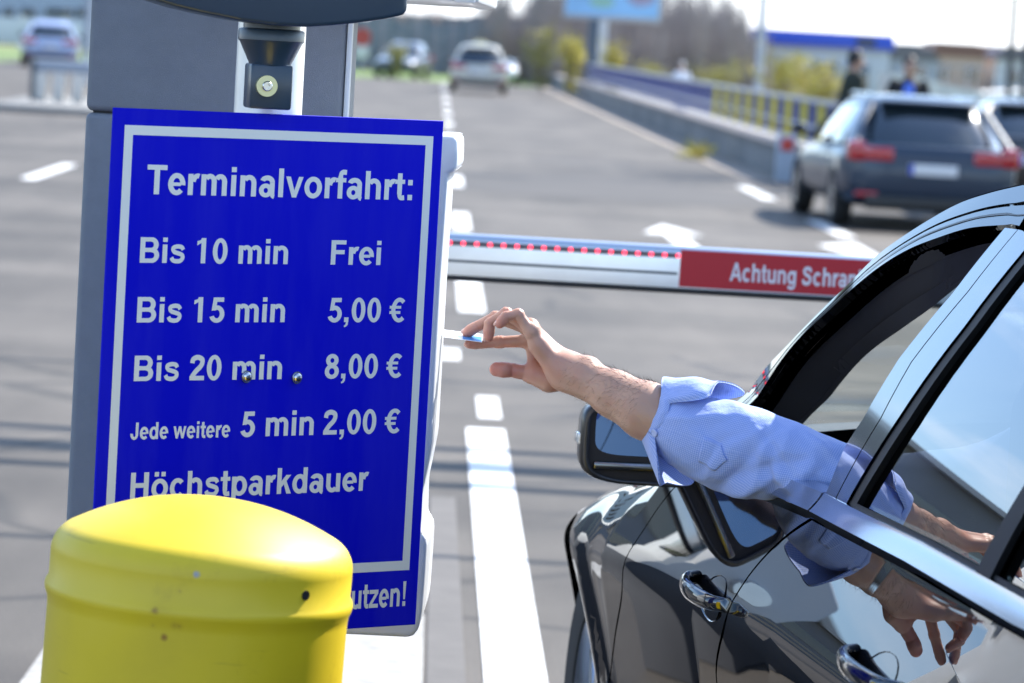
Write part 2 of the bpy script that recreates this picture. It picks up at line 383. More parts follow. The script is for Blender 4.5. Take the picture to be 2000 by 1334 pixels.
GLY = {
 'T': (611, [_R(21, 595, 590, 716), _R(233, 0, 378, 595)]), 'i': (278, [_R(72, 0, 209, 519), _R(72, 592, 209, 716)]), 'l': (278, [_R(72, 0, 209, 716)]),
 'r': (389, [_R(65, 0, 202, 519), _E(342, 300, 205, 231, 72, 170)]), 'n': (611, [_R(65, 0, 202, 519), _R(410, 0, 547, 330), _E(333, 330, 214, 201, 0, 150)]),
 'h': (611, [_R(65, 0, 202, 716), _R(410, 0, 547, 330), _E(333, 330, 214, 201, 0, 150)]),
 'm': (889, [_R(65, 0, 202, 519), _R(376, 0, 513, 340), _E(318, 340, 195, 191, 0, 150), _R(688, 0, 825, 340), _E(630, 340, 195, 191, 0, 150)]),
 'u': (611, [_R(410, 0, 547, 519), _R(65, 190, 202, 519), _E(279, 190, 214, 201, 180, 330)]),
 'o': (611, [_E(305, 260, 267, 271)]), 'ö': (611, [_E(305, 260, 267, 271), _R(130, 592, 255, 716), _R(350, 592, 475, 716)]),
 'c': (556, [_E(290, 260, 252, 271, 42, 318)]), 'e': (556, [_E(280, 260, 248, 271, -6, 318), _R(150, 214, 400, 300)]),
 'a': (556, [_R(362, 70, 497, 355), _K([(425, 100), (440, 30), (500, 4)], 100), _E(272, 358, 225, 173, 0, 160), _E(238, 158, 202, 170, 0, 360, 130, 100)]),
 's': (556, [_K([(455, 375), (400, 450), (280, 470), (150, 440), (125, 375), (180, 310), (300, 275), (420, 230), (445, 150), (380, 70), (270, 50), (140, 75), (82, 155)], 112)]),
 'v': (556, [[(10, 519), (155, 519), (345, 0), (215, 0)], [(546, 519), (405, 519), (215, 0), (345, 0)]]),
 'w': (778, [[(5, 519), (140, 519), (285, 0), (160, 0)], [(328, 519), (455, 519), (285, 0), (160, 0)], [(328, 519), (455, 519), (618, 0), (493, 0)], [(640, 519), (773, 519), (618, 0), (493, 0)]]),
 'f': (333, [_R(85, 0, 222, 560), _R(10, 412, 84, 519), _R(223, 412, 325, 519), _K([(154, 545), (170, 630), (235, 668), (340, 662)], 116)]),
 't': (333, [_R(92, 140, 229, 680), _R(12, 412, 91, 519), _R(230, 412, 318, 519), _K([(160, 160), (172, 85), (225, 54), (318, 62)], 116)]),
 ':': (333, [_R(98, 0, 235, 137), _R(98, 382, 235, 519)]), '!': (333, [_R(100, 0, 237, 137), [(90, 716), (248, 716), (213, 195), (124, 195)]]),
 'B': (722, [_R(73, 0, 218, 716), _R(218, 598, 430, 716), _R(218, 303, 450, 420), _R(218, 0, 450, 120), _E(425, 508, 222, 208, -88, 90, 142, 118), _E(445, 210, 232, 210, -90, 90, 142, 120)]),
 'F': (611, [_R(73, 0, 218, 716), _R(218, 595, 565, 716), _R(218, 308, 518, 428)]), 'H': (722, [_R(73, 0, 218, 716), _R(505, 0, 650, 716), _R(218, 305, 505, 430)]),
 'J': (556, [_R(342, 225, 487, 716), _E(262, 225, 225, 237, 172, 360)]), 'A': (722, [[(0, 0), (150, 0), (435, 716), (285, 716)], [(718, 0), (562, 0), (290, 716), (435, 716)], _R(190, 165, 520, 280)]),
 'S': (667, [_K([(545, 510), (500, 620), (340, 655), (180, 610), (150, 520), (220, 430), (360, 375), (500, 310), (530, 205), (450, 90), (310, 60), (150, 95), (90, 215)], 132)]),
 'd': (611, [_R(410, 0, 547, 716), _E(290, 260, 250, 271)]), 'b': (611, [_R(65, 0, 202, 716), _E(322, 260, 250, 271)]), 'p': (611, [_R(65, -198, 202, 519), _E(322, 260, 250, 271)]),
 'g': (611, [_R(410, 0, 547, 519), _E(290, 260, 250, 265), _K([(478, 10), (455, -90), (330, -150), (180, -135), (95, -70)], 112)]),
 'k': (556, [_R(65, 0, 202, 716), [(202, 165), (202, 345), (370, 519), (540, 519)], [(272, 318), (365, 385), (556, 0), (398, 0)]]),
 'z': (500, [_R(30, 405, 470, 519), _R(22, 0, 478, 114), [(305, 405), (465, 405), (190, 114), (30, 114)]]),
 '0': (556, [_E(278, 354, 236, 366)]), '1': (556, [_R(215, 0, 352, 716), [(72, 508), (215, 580), (215, 716), (185, 660), (72, 625)]]),
 '2': (556, [_K([(108, 490), (140, 605), (275, 655), (415, 605), (435, 500), (375, 385), (230, 250), (115, 100)], 134), _R(40, 0, 508, 126)]),
 '5': (556, [_R(150, 586, 488, 710), [(150, 710), (95, 330), (222, 348), (272, 586), (200, 700)], _E(270, 234, 246, 246, -160, 132, 140, 118)]),
 '8': (556, [_E(278, 530, 214, 190), _E(278, 205, 242, 217)]), ',': (278, [_R(65, 0, 205, 137), [(130, 0), (205, 0), (198, -70), (150, -130), (80, -155), (62, -108), (118, -70)]]),
 '€': (556, [_E(345, 354, 285, 366, 48, 312), _R(0, 395, 400, 478), _R(0, 240, 380, 322)]), ' ': (278, []),
}
def text(name, body, m, mtx, width, height, parent, lift=.00035):
    """flat lettering as one mesh, fitted to width x cap height; mtx places its lower left corner"""
    V = []; F = []; x = 0; mn = 1e9; mxx = -1e9; z = 0
    for ch in body:
        adv, prims = GLY[ch]
        for pr in prims:
            qs = pr[1] if isinstance(pr, tuple) and pr[0] == 'S' else [pr]
            z = (z+1) % 5
            ded = {}
            for q in qs:
                a = sum(q[i][0]*q[(i+1) % len(q)][1]-q[(i+1) % len(q)][0]*q[i][1] for i in range(len(q)))
                if a < 0: q = q[::-1]
                f = []
                for p in q:
                    key = (round(p[0], 1), round(p[1], 1))
                    if key not in ded: ded[key] = len(V); V.append((p[0]+x, p[1], z)); mn = min(mn, p[0]+x); mxx = max(mxx, p[0]+x)
                    f.append(ded[key])
                F.append(f)
        x += adv
    sx = width/(mxx-mn); sy = height/716
    W = [mtx @ Vector(((p[0]-mn)*sx, p[1]*sy, lift+p[2]*.00004)) for p in V]
    return mesh(name, W, F, m, parent, world=True)

# ------------------------------------------------------------------ setting: ground, road, markings
def sheet(name, pts, z, m, label=None):
    o = mesh(name, [(p[0], p[1], z) for p in pts], [list(range(len(pts)))], m)
    return tag(o, kind='structure', label=label)
def rect(x0, x1, y0, y1): return [(x0, y0), (x1, y0), (x1, y1), (x0, y1)]
sheet('ground', rect(-2500, 2500, -300, 5000), -.012, mat('dry_grass', (.12, .14, .05), .9, vary=.35, vscale=.6))
sheet('road', [(-45, -30), (9.5, -30), (9.5, 48), (4.45, 52), (4.2, 146), (-45, 146)], 0, ASPH)
MK = []
ISL = mat('chalky_island_paint', (.27, .265, .25), .8, vary=.30, vscale=16, bump=.4, bscale=70)
def mark(name, pts): return sheet(name, pts, .004, ISL if 'island' in name else ROADPAINT)
mark('solid_lane_line', rect(.205, .365, 5.5, 15.85))
mark('worn_lane_dash', rect(.26, .36, 16.3, 17.3)); mark('worn_lane_dash', rect(.08, .2, 19.2, 19.9))
y = 22.7
while y < 140:
    mark('lane_dash', rect(.21, .37, y, y+3.3)); y += 9.75
y = 18.3
while y < 130:
    mark('left_lane_dash', rect(-4.03, -3.87, y, y+4.4)); y += 9.75
for y0, y1 in ((20, 30), (35.2, 38.6), (43.5, 47.5)): mark('edge_line_dash', rect(3.78, 3.95, y0, y1))
def arrow(x, y):
    mark('lane_arrow', [(x-.09, y), (x+.09, y), (x+.09, y+2.3), (x+.27, y+2.25), (x, y+4.0), (x-.27, y+2.25), (x-.09, y+2.3)])
arrow(2.17, 31.6); arrow(5.2, 22.0)
arr2 = mark('lane_arrow', [(3.62, 31.5), (3.78, 31.4), (3.82, 34.2), (3.4, 33.4)])
# painted edge of the traffic island the terminal stands on
mark('island_edge_line', [(-.17, 5.0), (.05, 5.0), (.05, 10.6), (-.17, 11.2)])
mark('island_edge_line', [(-.96, 4.6), (-.80, 4.6), (-.80, 11.0), (-.90, 11.0)])
mark('island_edge_line', [(-.795, 10.5), (-.18, 10.4), (-.18, 11.0), (-.795, 11.0)])
sheet('asphalt_patch', [(.06, 5.0), (.17, 5.0), (.15, 13.4), (.06, 13.4)], .003, mat('patch_asphalt', (.085, .078, .072), .8, vary=.15, vscale=6, bump=.4, bscale=60))
sheet('painted_shadow_band', [(-2.6, 42.0), (.2, 41.2), (2.4, 40.4), (3.7, 41.0), (3.72, 45.5), (2.2, 48.6), (.1, 47.4), (-2.4, 48.2)], .002, mat('shadow_band_asphalt', (.030, .026, .024), .8, vary=.35, vscale=.6))  # dark sheet painted for the tree shadow band across the lanes
verge = mat('verge_grass', (.10, .17, .03), .9, vary=.4, vscale=2.5)
sheet('verge', rect(-45, 4.2, 146, 172), .012, verge)
sheet('dirt_strip', [(4.08, 50), (4.62, 50), (4.5, 190), (3.9, 190)], .006, mat('dusty_gravel', (.33, .28, .23), .9, vary=.3, vscale=3))
sheet('pavement', [(5.0, 50), (9.5, 50), (9.5, 190), (4.9, 190)], .02, mat('pavement_slabs', (.26, .25, .24), .85, vary=.15, vscale=2))
sheet('far_lane', rect(-45, -14.8, 100, 140), .01, verge)

# low kerbed island on the left carriageway
m_ = MB(); m_.box((-6.4, 68, .06), (2.2, 8, .12), bev=.03)
tag(m_.build('kerb_island', mat('kerb_stone', (.22, .22, .21), .8, vary=.15)), kind='structure')

# ------------------------------------------------------------------ yellow steel bollard (nearest thing)
def yellow_mat():
    m = mat('yellow_enamel', (.62, .50, .012), .5, coat=.12, coat_rough=.3)
    n = m.node_tree.nodes; l = m.node_tree.links; b = n['Principled BSDF']
    t = n.new('ShaderNodeTexCoord')
    z = n.new('ShaderNodeTexNoise'); z.inputs['Scale'].default_value = 6; z.inputs['Detail'].default_value = 6; l.new(t.outputs['Object'], z.inputs['Vector'])
    r1 = ramp_node(n, l, z.outputs['Fac'], [(.3, (.62, .45, .012)), (.55, (.69, .505, .009)), (.75, (.72, .53, .025))])
    # grime and rubbed patches, long faint scratches
    zg = n.new('ShaderNodeTexNoise'); zg.inputs['Scale'].default_value = 11; zg.inputs['Detail'].default_value = 9; zg.inputs['Roughness'].default_value = .72; l.new(t.outputs['Object'], zg.inputs['Vector'])
    rg_ = ramp_node(n, l, zg.outputs['Fac'], [(.34, (.90, .88, .84)), (.44, (1, 1, 1)), (.62, (1, 1, 1)), (.72, (1.05, 1.06, 1.5))])
    mps = n.new('ShaderNodeMapping'); mps.inputs['Scale'].default_value = (6, 6, 90); mps.inputs['Rotation'].default_value = (.2, .1, 0); l.new(t.outputs['Object'], mps.inputs[0])
    zs = n.new('ShaderNodeTexNoise'); zs.inputs['Scale'].default_value = 1.6; zs.inputs['Detail'].default_value = 3; l.new(mps.outputs[0], zs.inputs['Vector'])
    rs_ = ramp_node(n, l, zs.outputs['Fac'], [(.26, (.86, .84, .80)), (.32, (1, 1, 1))])
    mg = n.new('ShaderNodeMix'); mg.data_type = 'RGBA'; mg.blend_type = 'MULTIPLY'; mg.inputs['Factor'].default_value = 1; l.new(r1.outputs[0], mg.inputs['A']); l.new(rg_.outputs[0], mg.inputs['B'])
    mg2 = n.new('ShaderNodeMix'); mg2.data_type = 'RGBA'; mg2.blend_type = 'MULTIPLY'; mg2.inputs['Factor'].default_value = 1; l.new(mg.outputs['Result'], mg2.inputs['A']); l.new(rs_.outputs[0], mg2.inputs['B'])
    # chips, rust spots with shapes of their own
    last = mg2.outputs['Result']
    for (px, pz, rr, c, hard) in SPOTS:
        vm = n.new('ShaderNodeVectorMath'); vm.operation = 'DISTANCE'; l.new(t.outputs['Object'], vm.inputs[0]); vm.inputs[1].default_value = (px[0], px[1], pz)
        zn = n.new('ShaderNodeMath'); zn.operation = 'MULTIPLY_ADD'; zn.inputs[1].default_value = rr*.9; 
        z5 = n.new('ShaderNodeTexNoise'); z5.inputs['Scale'].default_value = 160; l.new(t.outputs['Object'], z5.inputs['Vector'])
        l.new(z5.outputs['Fac'], zn.inputs[0]); l.new(vm.outputs['Value'], zn.inputs[2])
        rp = ramp_node(n, l, zn.outputs[0], [(rr*1.05, (1, 1, 1)), (rr*1.05+hard, (0, 0, 0))])
        mxn = n.new('ShaderNodeMix'); mxn.data_type = 'RGBA'; l.new(rp.outputs[0], mxn.inputs['Factor']); l.new(last, mxn.inputs['A']); mxn.inputs['B'].default_value = (*c, 1); last = mxn.outputs['Result']
    l.new(last, b.inputs['Base Color'])
    bp = n.new('ShaderNodeBump'); bp.inputs['Strength'].default_value = .12; bp.inputs['Distance'].default_value = .004; l.new(z.outputs['Fac'], bp.inputs['Height']); l.new(bp.outputs[0], b.inputs['Normal'])
    return m
BC = at(389, 1160, 4.85); BZ = BC[2]; BR = .1915
bol_rot = (0, R(1.9), 0)
bol_loc = (BC[0]-math.tan(R(1.9))*BZ, BC[1], 0)
BMI = Matrix.LocRotScale(Vector(bol_loc), Matrix.Rotation(R(1.9), 3, 'Y').to_quaternion(), None).inverted()
def bol_pt(x, y):
    """point of the bollard's side seen at a photo pixel, in its own coordinates"""
    d = ray(x, y); o = CO-np.array([BC[0], BC[1], 0]); a = d[:2]@d[:2]; b = 2*(o[:2]@d[:2]); c = o[:2]@o[:2]-BR**2
    t = (-b-math.sqrt(max(0, b*b-4*a*c)))/(2*a); return BMI @ Vector(CO+d*t)
SPOTS = []
for (x, y, rr, c, hd) in ((384, 1122, .0050, (.30, .31, .36), .0012), (338, 1105, .0026, (.42, .42, .36), .001), (304, 1193, .0034, (.23, .09, .01), .0015), (320, 1245, .0036, (.26, .09, .01), .0015),
                  (351, 1155, .0024, (.30, .13, .01), .0015), (340, 1222, .0024, (.36, .20, .012), .002), (350, 1224, .0022, (.36, .20, .012), .002), (298, 1222, .0020, (.40, .24, .02), .002)):
    p = bol_pt(x, y); SPOTS.append(((p.x, p.y), p.z, rr, c, hd))
bol = thing('bollard', 'thick yellow steel bollard with domed cap and small rust spots before the sign', 'bollard', bol_loc, bol_rot)
m_ = MB(); zr = BZ
prof = [(BR-.002, .02), (BR-.002, zr-.022), (BR-.001, zr-.012), (BR+.0022, zr-.005), (BR+.0032, zr+.001), (BR+.0022, zr+.007), (BR-.0012, zr+.012), (BR-.001, zr+.045)]
for k in range(1, 17):
    a = R(62)*k/16; prof.append((BR-.041+.040*math.cos(a), zr+.045+.040*math.sin(a)))
r1_, z1_ = prof[-1]
for k in range(1, 21):
    t = k/20; prof.append((r1_*(1-t), z1_+.043*(1-(1-t)**2.15)))
m_.lathe(prof, 96); m_.build('tube', yellow_mat(), bol, angle=50)
p = bol_pt(597, 1163); pn = Vector((p.x, p.y, 0)).normalized()
m_ = MB(); m_.tube(p-pn*.010, p+pn*.0008, .0062, n=16); m_.build('drain_hole', BLACK, bol)
m_ = MB(); m_.lathe([(BR+.06, 0), (BR+.06, .018), (BR+.001, .02)], 48); m_.build('base_flange', mat('yellow_flange', (.55, .45, .02), .5), bol)

# ------------------------------------------------------------------ blue price sign on its pole
SD = np.array([math.cos(R(38.3)), math.sin(R(38.3)), 0]); SN = np.array([SD[1], -SD[0], 0])      # sign's own right, and its face
SO = at(540, 720, 5.45)
def SP(a, b, w=0.0): return SO+SD*a+np.array([0, 0, b])+SN*w
def sframe(a, b, w): return frame(SP(a, b, w), SD, (0, 0, 1))
pole_top = 2.32
PC = at(527, 140, 5.52)
pole = thing('sign_pole', 'shiny galvanised round pole behind the top edge of the blue sign', 'pole', (PC[0], PC[1], 0))
m_ = MB(); m_.tube((0, 0, .01), (0, 0, pole_top), .049, n=40); m_.build('shaft', GALV, pole)
m_ = MB(); m_.box((0, 0, .008), (.2, .2, .014), bev=.003); m_.build('base_plate', GALV, pole)
sign = thing('price_sign', 'large blue sign with white parking times and euro prices', 'sign', tuple(SP(0, -.382)))
m_ = MB(); W0, W1, B0, B1 = -.2965, .2775, -.3815, .3605
m_.prism([(W0, B0), (W1, B0), (W1, B1), (W0, B1)], .004, frame(SP(0, 0, -.004), SD, (0, 0, 1)), bev=.0006, seg=1)
m_.build('panel', SIGN_BLUE, sign, world=True, smooth=False)
m_ = MB(); xf = frame(SP(0, 0, .0004), SD, (0, 0, 1))
fo = (-.2778, -.2995, .2597, .3375); fi = (-.2637, -.2853, .2462, .3243)
def fr4(o): return [(o[0], o[1]), (o[2], o[1]), (o[2], o[3]), (o[0], o[3])]
bm = m_.bm; A = [bm.verts.new(xf @ Vector((x, y, 0))) for x, y in fr4(fo)]; B = [bm.verts.new(xf @ Vector((x, y, 0))) for x, y in fr4(fi)]
for i in range(4): bm.faces.new((A[i], A[(i+1) % 4], B[(i+1) % 4], B[i]))
m_.build('border', SIGN_WHITE, sign, world=True, smooth=False)
def stext(s, a0, a1, b, cap): text('lettering', s, SIGN_WHITE, sframe(a0, b, .0001), a1-a0, cap, sign)
stext('Terminalvorfahrt:', -.237, .2262, .2437, .0405)
for k, (s, n) in enumerate((('Bis 10 min', 'Frei'), ('Bis 15 min', '5,00 €'), ('Bis 20 min', '8,00 €'))):
    b = (.1489, .0663, -.0150)[k]
    stext(s, -.2425, .0093, b, .0352)
    stext(n, .0853, .1750 if k == 0 else .2243, b, .0350)
stext('Jede weitere', -.2435, -.0752, -.0962, .0235); stext('5 min', -.0575, .0708, -.0962, .036); stext('2,00 €', .0882, .2268, -.0962, .0355)
stext('Höchstparkdauer', -.2388, .1755, -.1795, .0370)
stext('benutzen!', .0935, .2555, -.3525, .0365)
for a, b in ((-.0530, -.0105), (.0350, -.0128)):
    m_ = MB(); m_.tube((0, 0, 0), (0, 0, .003), .0088, n=20, mtx=sframe(a, b, .0005)); m_.lathe([(.0072, .003), (.0072, .0045), (.0062, .0062), (.004, .0074), (0, .0078)], 20, mtx=sframe(a, b, .0005))
    m_.build('bolt', mat('zinc_bolt', (.55, .57, .6), .25, metal=1), sign, world=True)
m_ = MB()
for b in (.2, -.2):
    m_ = MB(); m_.box((0, 0, -.03), (.16, .03, .05), mtx=sframe(0, b, -.005), bev=.003); m_.build('clamp', GALV, sign, world=True)

# ------------------------------------------------------------------ dark rounded housing on a flared bracket, above the sign
HD = np.array([math.cos(R(14)), math.sin(R(14)), 0]); HN = np.array([HD[1], -HD[0], 0])
HO = at(560, 60, 5.30)
def hp(x, y, w=0.0):
    p = onplane(x, y, HO, HN); return p+HN*w
hou = thing('dome_housing', 'dark blue-grey rounded housing on a flared bracket above the blue sign', 'housing', tuple(HO))
xf = frame(HO, HD, (0, 0, 1)); xi = xf.inverted()
out = [(236, -190), (236, -40), (262, -18), (300, 0), (345, 14), (400, 27), (470, 41), (540, 50), (600, 53), (650, 50), (700, 45), (750, 38), (785, 31), (794, 26), (797, 14), (800, -190)]
m_ = MB(); m_.prism([tuple((xi @ Vector(hp(x, y)))[:2]) for x, y in out], -.10, mtx=xf, bev=.006, seg=3)
m_.build('shell', DARKPLASTIC, hou, world=True, angle=40)
BP = at(528, 110, 5.40)     # bracket axis
def bz(y): return at(528, y, 5.40)[2]
m_ = MB(); prof = [(0, bz(206)), (.03, bz(206))]
m_ = MB()
m_.lathe([(.0, bz(44)), (.040, bz(44)), (.040, bz(56)), (.0455, bz(58)), (.0468, bz(62)), (.0468, bz(79)), (.0440, bz(83)), (.0300, bz(124)), (.0295, bz(127)), (0, bz(127))], 48, Matrix.Translation((BP[0], BP[1], 0)))
m_.build('flared_neck', DARKPLASTIC, hou, world=True, angle=30)
m_ = MB(); zc = (bz(125)+bz(213))/2
m_.box((0, 0, 0), (.0605, .056, bz(125)-bz(213)), mtx=Matrix.Translation((BP[0]-.001, BP[1], zc)) @ Matrix.Rotation(R(12), 4, 'Z'), bev=.004)
m_.build('bracket', DARKPLASTIC, hou, world=True)
bo = at(521, 168, 5.365)
bx = Matrix.Translation(bo) @ Matrix.Rotation(R(12), 4, 'Z') @ Matrix.Rotation(R(90), 4, 'X')
m_ = MB(); m_.tube((0, 0, -.012), (0, 0, .0035), .0148, n=32, mtx=bx); m_.build('washer', mat('yellow_zinc', (.62, .60, .36), .35, metal=.8), hou, world=True)
m_ = MB(); m_.lathe([(.0072, .0035), (.0072, .0075), (.0060, .009), (.0034, .009), (.0034, .005), (0, .005)], 24, mtx=bx); m_.build('screw', mat('zinc_screw', (.6, .6, .58), .25, metal=1), hou, world=True)

# ------------------------------------------------------------------ ticket machine: grey cabinet, pale front housing, canopy
MYAW = R(-2.5)
MD = np.array([math.cos(MYAW), math.sin(MYAW), 0]); MN = np.array([MD[1], -MD[0], 0])            # along its face; out of its face
MO = at(668, 150, 5.86)
def mab(x, y, w=0.0):
    p = onplane(x, y, MO+MN*w, MN)-MO; return (float(p@MD), float(p[2]))
mloc = (MO[0]-MD[0]*.2, MO[1]-MD[1]*.2, 0)
mach = thing('ticket_machine', 'tall grey ticket machine with a pale front housing, behind the blue sign', 'ticket machine', mloc)
mxf = frame(MO, MD, (0, 0, 1))                    # X along the face, Y up, Z towards the camera side
aL = mab(150, 570)[0]; aR = .004; zseam = mab(200, 219)[1]; ztop = 2.35-MO[2]; zbot = .02-MO[2]
m_ = MB(); m_.box(((aL+aR)/2, (zseam+.0015+ztop)/2, -.13), (aR-aL, ztop-zseam-.0015, .26), mtx=mxf, bev=.010, seg=4); m_.build('upper_cabinet', GREY_BODY, mach, world=True)
m_ = MB(); m_.box(((aL+aR)/2, (zseam-.0015+zbot)/2, -.13), (aR-aL, zseam-.0015-zbot, .26), mtx=mxf, bev=.010, seg=4); m_.build('lower_cabinet', GREY_BODY, mach, world=True)
m_ = MB(); m_.box(((aL+aR)/2, zseam, -.13), (aR-aL-.02, .02, .24), mtx=mxf); m_.build('seam_gasket', BLACK, mach, world=True)
m_ = MB(); m_.box((aR+.0045, (zseam+.004+ztop)/2, -.012), (.008, ztop-zseam-.004, .022), mtx=mxf, bev=.003, seg=3); m_.build('sunlit_edge', LIGHT_BODY, mach, world=True)  # pale strip standing in for the cabinet's sunlit side face
hw = .10
prof = [(640, 267), (862, 264), (896, 265), (908, 268), (909, 300), (907, 332), (896, 337), (889, 342), (874, 560), (864, 740), (857, 870), (846, 925), (838, 962), (836, 1038), (845, 1046), (849, 1060), (846, 1110), (840, 1190), (834, 1222), (826, 1238), (815, 1246), (640, 1238)]
m_ = MB(); m_.prism([mab(x-(14 if x > 700 else 0), y, hw) for x, y in prof], -.25, mtx=mxf @ Matrix.Translation((0, 0, hw)), bev=.008, seg=4); m_.build('front_housing', LIGHT_BODY, mach, world=True, angle=50)
ah = mab(866, 655, hw)
m_ = MB(); m_.box((ah[0]-.036, ah[1]-.01, hw-.13), (.016, .05, .11), mtx=mxf, bev=.004); m_.build('card_slot', PLASTIC_BLACK, mach, world=True)
m_ = MB(); m_.box((ah[0]-.026, ah[1]+.16, hw-.13), (.010, .12, .16), mtx=mxf, bev=.003); m_.build('screen', mat('dark_screen', (.01, .012, .012), .08, coat=1), mach, world=True)
m_ = MB(); m_.box((ah[0]-.046, ah[1]-.13, hw-.12), (.012, .05, .06), mtx=mxf, bev=.003); m_.build('intercom', mat('brushed_panel', (.5, .5, .5), .3, metal=.8), mach, world=True)
c0 = mab(925, 6, .02); 
m_ = MB(); m_.box((c0[0]/2-.10, c0[1]+.034, -.40), (c0[0]+.22, .068, .92), mtx=mxf, bev=.005); m_.build('canopy', LIGHT_BODY, mach, world=True)
m_ = MB(); m_.box((c0[0]-.012, c0[1]+.042, -.40), (.034, .088, .935), mtx=mxf, bev=.006); m_.build('canopy_edge', WHITEPLASTIC, mach, world=True)

# ------------------------------------------------------------------ barrier
BD = 8.5
def bpt(x, y): return at(x, y, BD)
A0 = bpt(900, 496); A1 = bpt(1700, 542)
bd = A1-A0; bd[2] = 0; bd /= np.linalg.norm(bd); bnn = np.array([bd[1], -bd[0], 0])
bar = thing('barrier_gate', 'lowered silver barrier arm with red lights and a red warning label', 'barrier', tuple(A0-bd*.60-np.array([0, 0, A0[2]])))
bxf = frame(A0, bd, (0, 0, 1))          # X along the arm, Y up, Z towards the camera
s = BD/CF
hh = 41*s
def rail_prof(k=10):
    pts = []
    for i in range(k+1): a = math.pi*i/k; pts.append((-math.cos(a)*.020, hh-.018+math.sin(a)*.018))
    return [(-.020, -hh)] + pts + [(.020, -hh)]
m_ = MB()
prof = rail_prof()
Mx = bxf @ Matrix(((0, 0, 1, -.62), (0, 1, 0, 0), (-1, 0, 0, 0), (0, 0, 0, 1)))
m_.prism(prof, 4.0, mtx=Mx); m_.build('arm', ALU, bar, world=True, angle=40)
m_ = MB(); m_.box((1.36, -hh-.0065, 0), (3.9, .012, .034), mtx=bxf, bev=.004); m_.build('rubber_edge', BLACK, bar, world=True)
ly = hh-19*s
m_ = MB(); m_.box((-.03, ly, .0205), (1.02, 10*s, .0012), mtx=bxf); m_.build('light_strip', mat('led_strip', (.12, .11, .12), .4), bar, world=True)
m_ = MB(); m_.box((-.03, -hh+28*s, .0205), (1.02, 5*s, .0015), mtx=bxf); m_.build('groove', mat('shadow_gap', (.06, .07, .08), .5), bar, world=True)
k = -7
while True:
    x = (4+26.2*k)*s*1.0
    if x > 426*s: break
    m_ = MB(); m_.lathe([(4.3*s, 0), (4.3*s, .002), (2.6*s, .0045), (0, .0055)], 12, mtx=bxf @ Matrix.Translation((x, ly, .0208))); m_.build('signal_light', LEDRED, bar, world=True); k += 1
lx = 428*s
m_ = MB(); m_.box((lx+.236, -2*s, .0213), (.472, 72*s, .002), mtx=bxf, bev=.0006, seg=1); m_.build('warning_label', LABEL_RED, bar, world=True)
text('label_lettering', 'Achtung Schranke', LABEL_WHITE, bxf @ Matrix.Translation((lx+98*s, -21*s, .0226)), 284*s, 36*s, bar)
zt0 = .24; zm0 = -.36
m_ = MB(); m_.box((-.60, (-A0[2]+zm0)/2, -.03), (.34, A0[2]+zm0, .38), mtx=bxf, bev=.010); m_.build('drive_housing', mat('dark_housing', (.045, .047, .055), .5, vary=.08), bar, world=True)
m_ = MB(); m_.box((-.60, (zm0+zt0)/2, -.03), (.31, zt0-zm0, .35), mtx=bxf, bev=.015); m_.build('housing_head', WHITEPLASTIC, bar, world=True)
m_ = MB(); m_.box((-.4445, -.02, -.03), (.006, .20, .17), mtx=bxf, bev=.002); m_.build('housing_window', mat('dark_screen', (.01, .012, .012), .08, coat=1), bar, world=True)
m_ = MB(); m_.tube((-.60, 0, .12), (-.60, 0, .19), .06, n=24, mtx=bxf); m_.build('pivot', ALU, bar, world=True)

# unseen gantry added across the lanes for its shadow, its legs outside the picture: its lattice throws the thin straight shadows on the lane
gan = thing('shadow_gantry', 'added lattice gantry over the lanes, unseen, put in to shade the lane', 'gantry', (0, 18.7, 0))
STEEL = mat('gantry_steel', (.30, .31, .32), .5, metal=.4)
for x in (-6.2, 7.4):
    m_ = MB(); m_.box((x, 18.7, 3.0), (.26, .26, 6.0), bev=.01); m_.build('leg', STEEL, gan, world=True)
for yy, zz in ((18.35, 5.25), (19.05, 5.25), (18.35, 5.95), (19.05, 5.95)):
    m_ = MB(); m_.box((.6, yy, zz), (13.6, .09, .09)); m_.build('chord', STEEL, gan, world=True)
m_ = MB(); k = -6.0
while k < 7.2:
    for yy in (18.35, 19.05): m_.tube((k, yy, 5.25), (k+.55, yy, 5.95), .02, n=6); m_.tube((k+.55, yy, 5.95), (k+1.1, yy, 5.25), .02, n=6)
    k += 1.1
m_.build('lattice', STEEL, gan, world=True)
for yy, zz in ((22.6, 6.4), (16.6, 6.6)):
    m_ = MB(); m_.tube((-9, yy, zz), (9.5, yy+.5, zz+.1), .03, n=6); m_.build('cable', BLACK, gan, world=True)

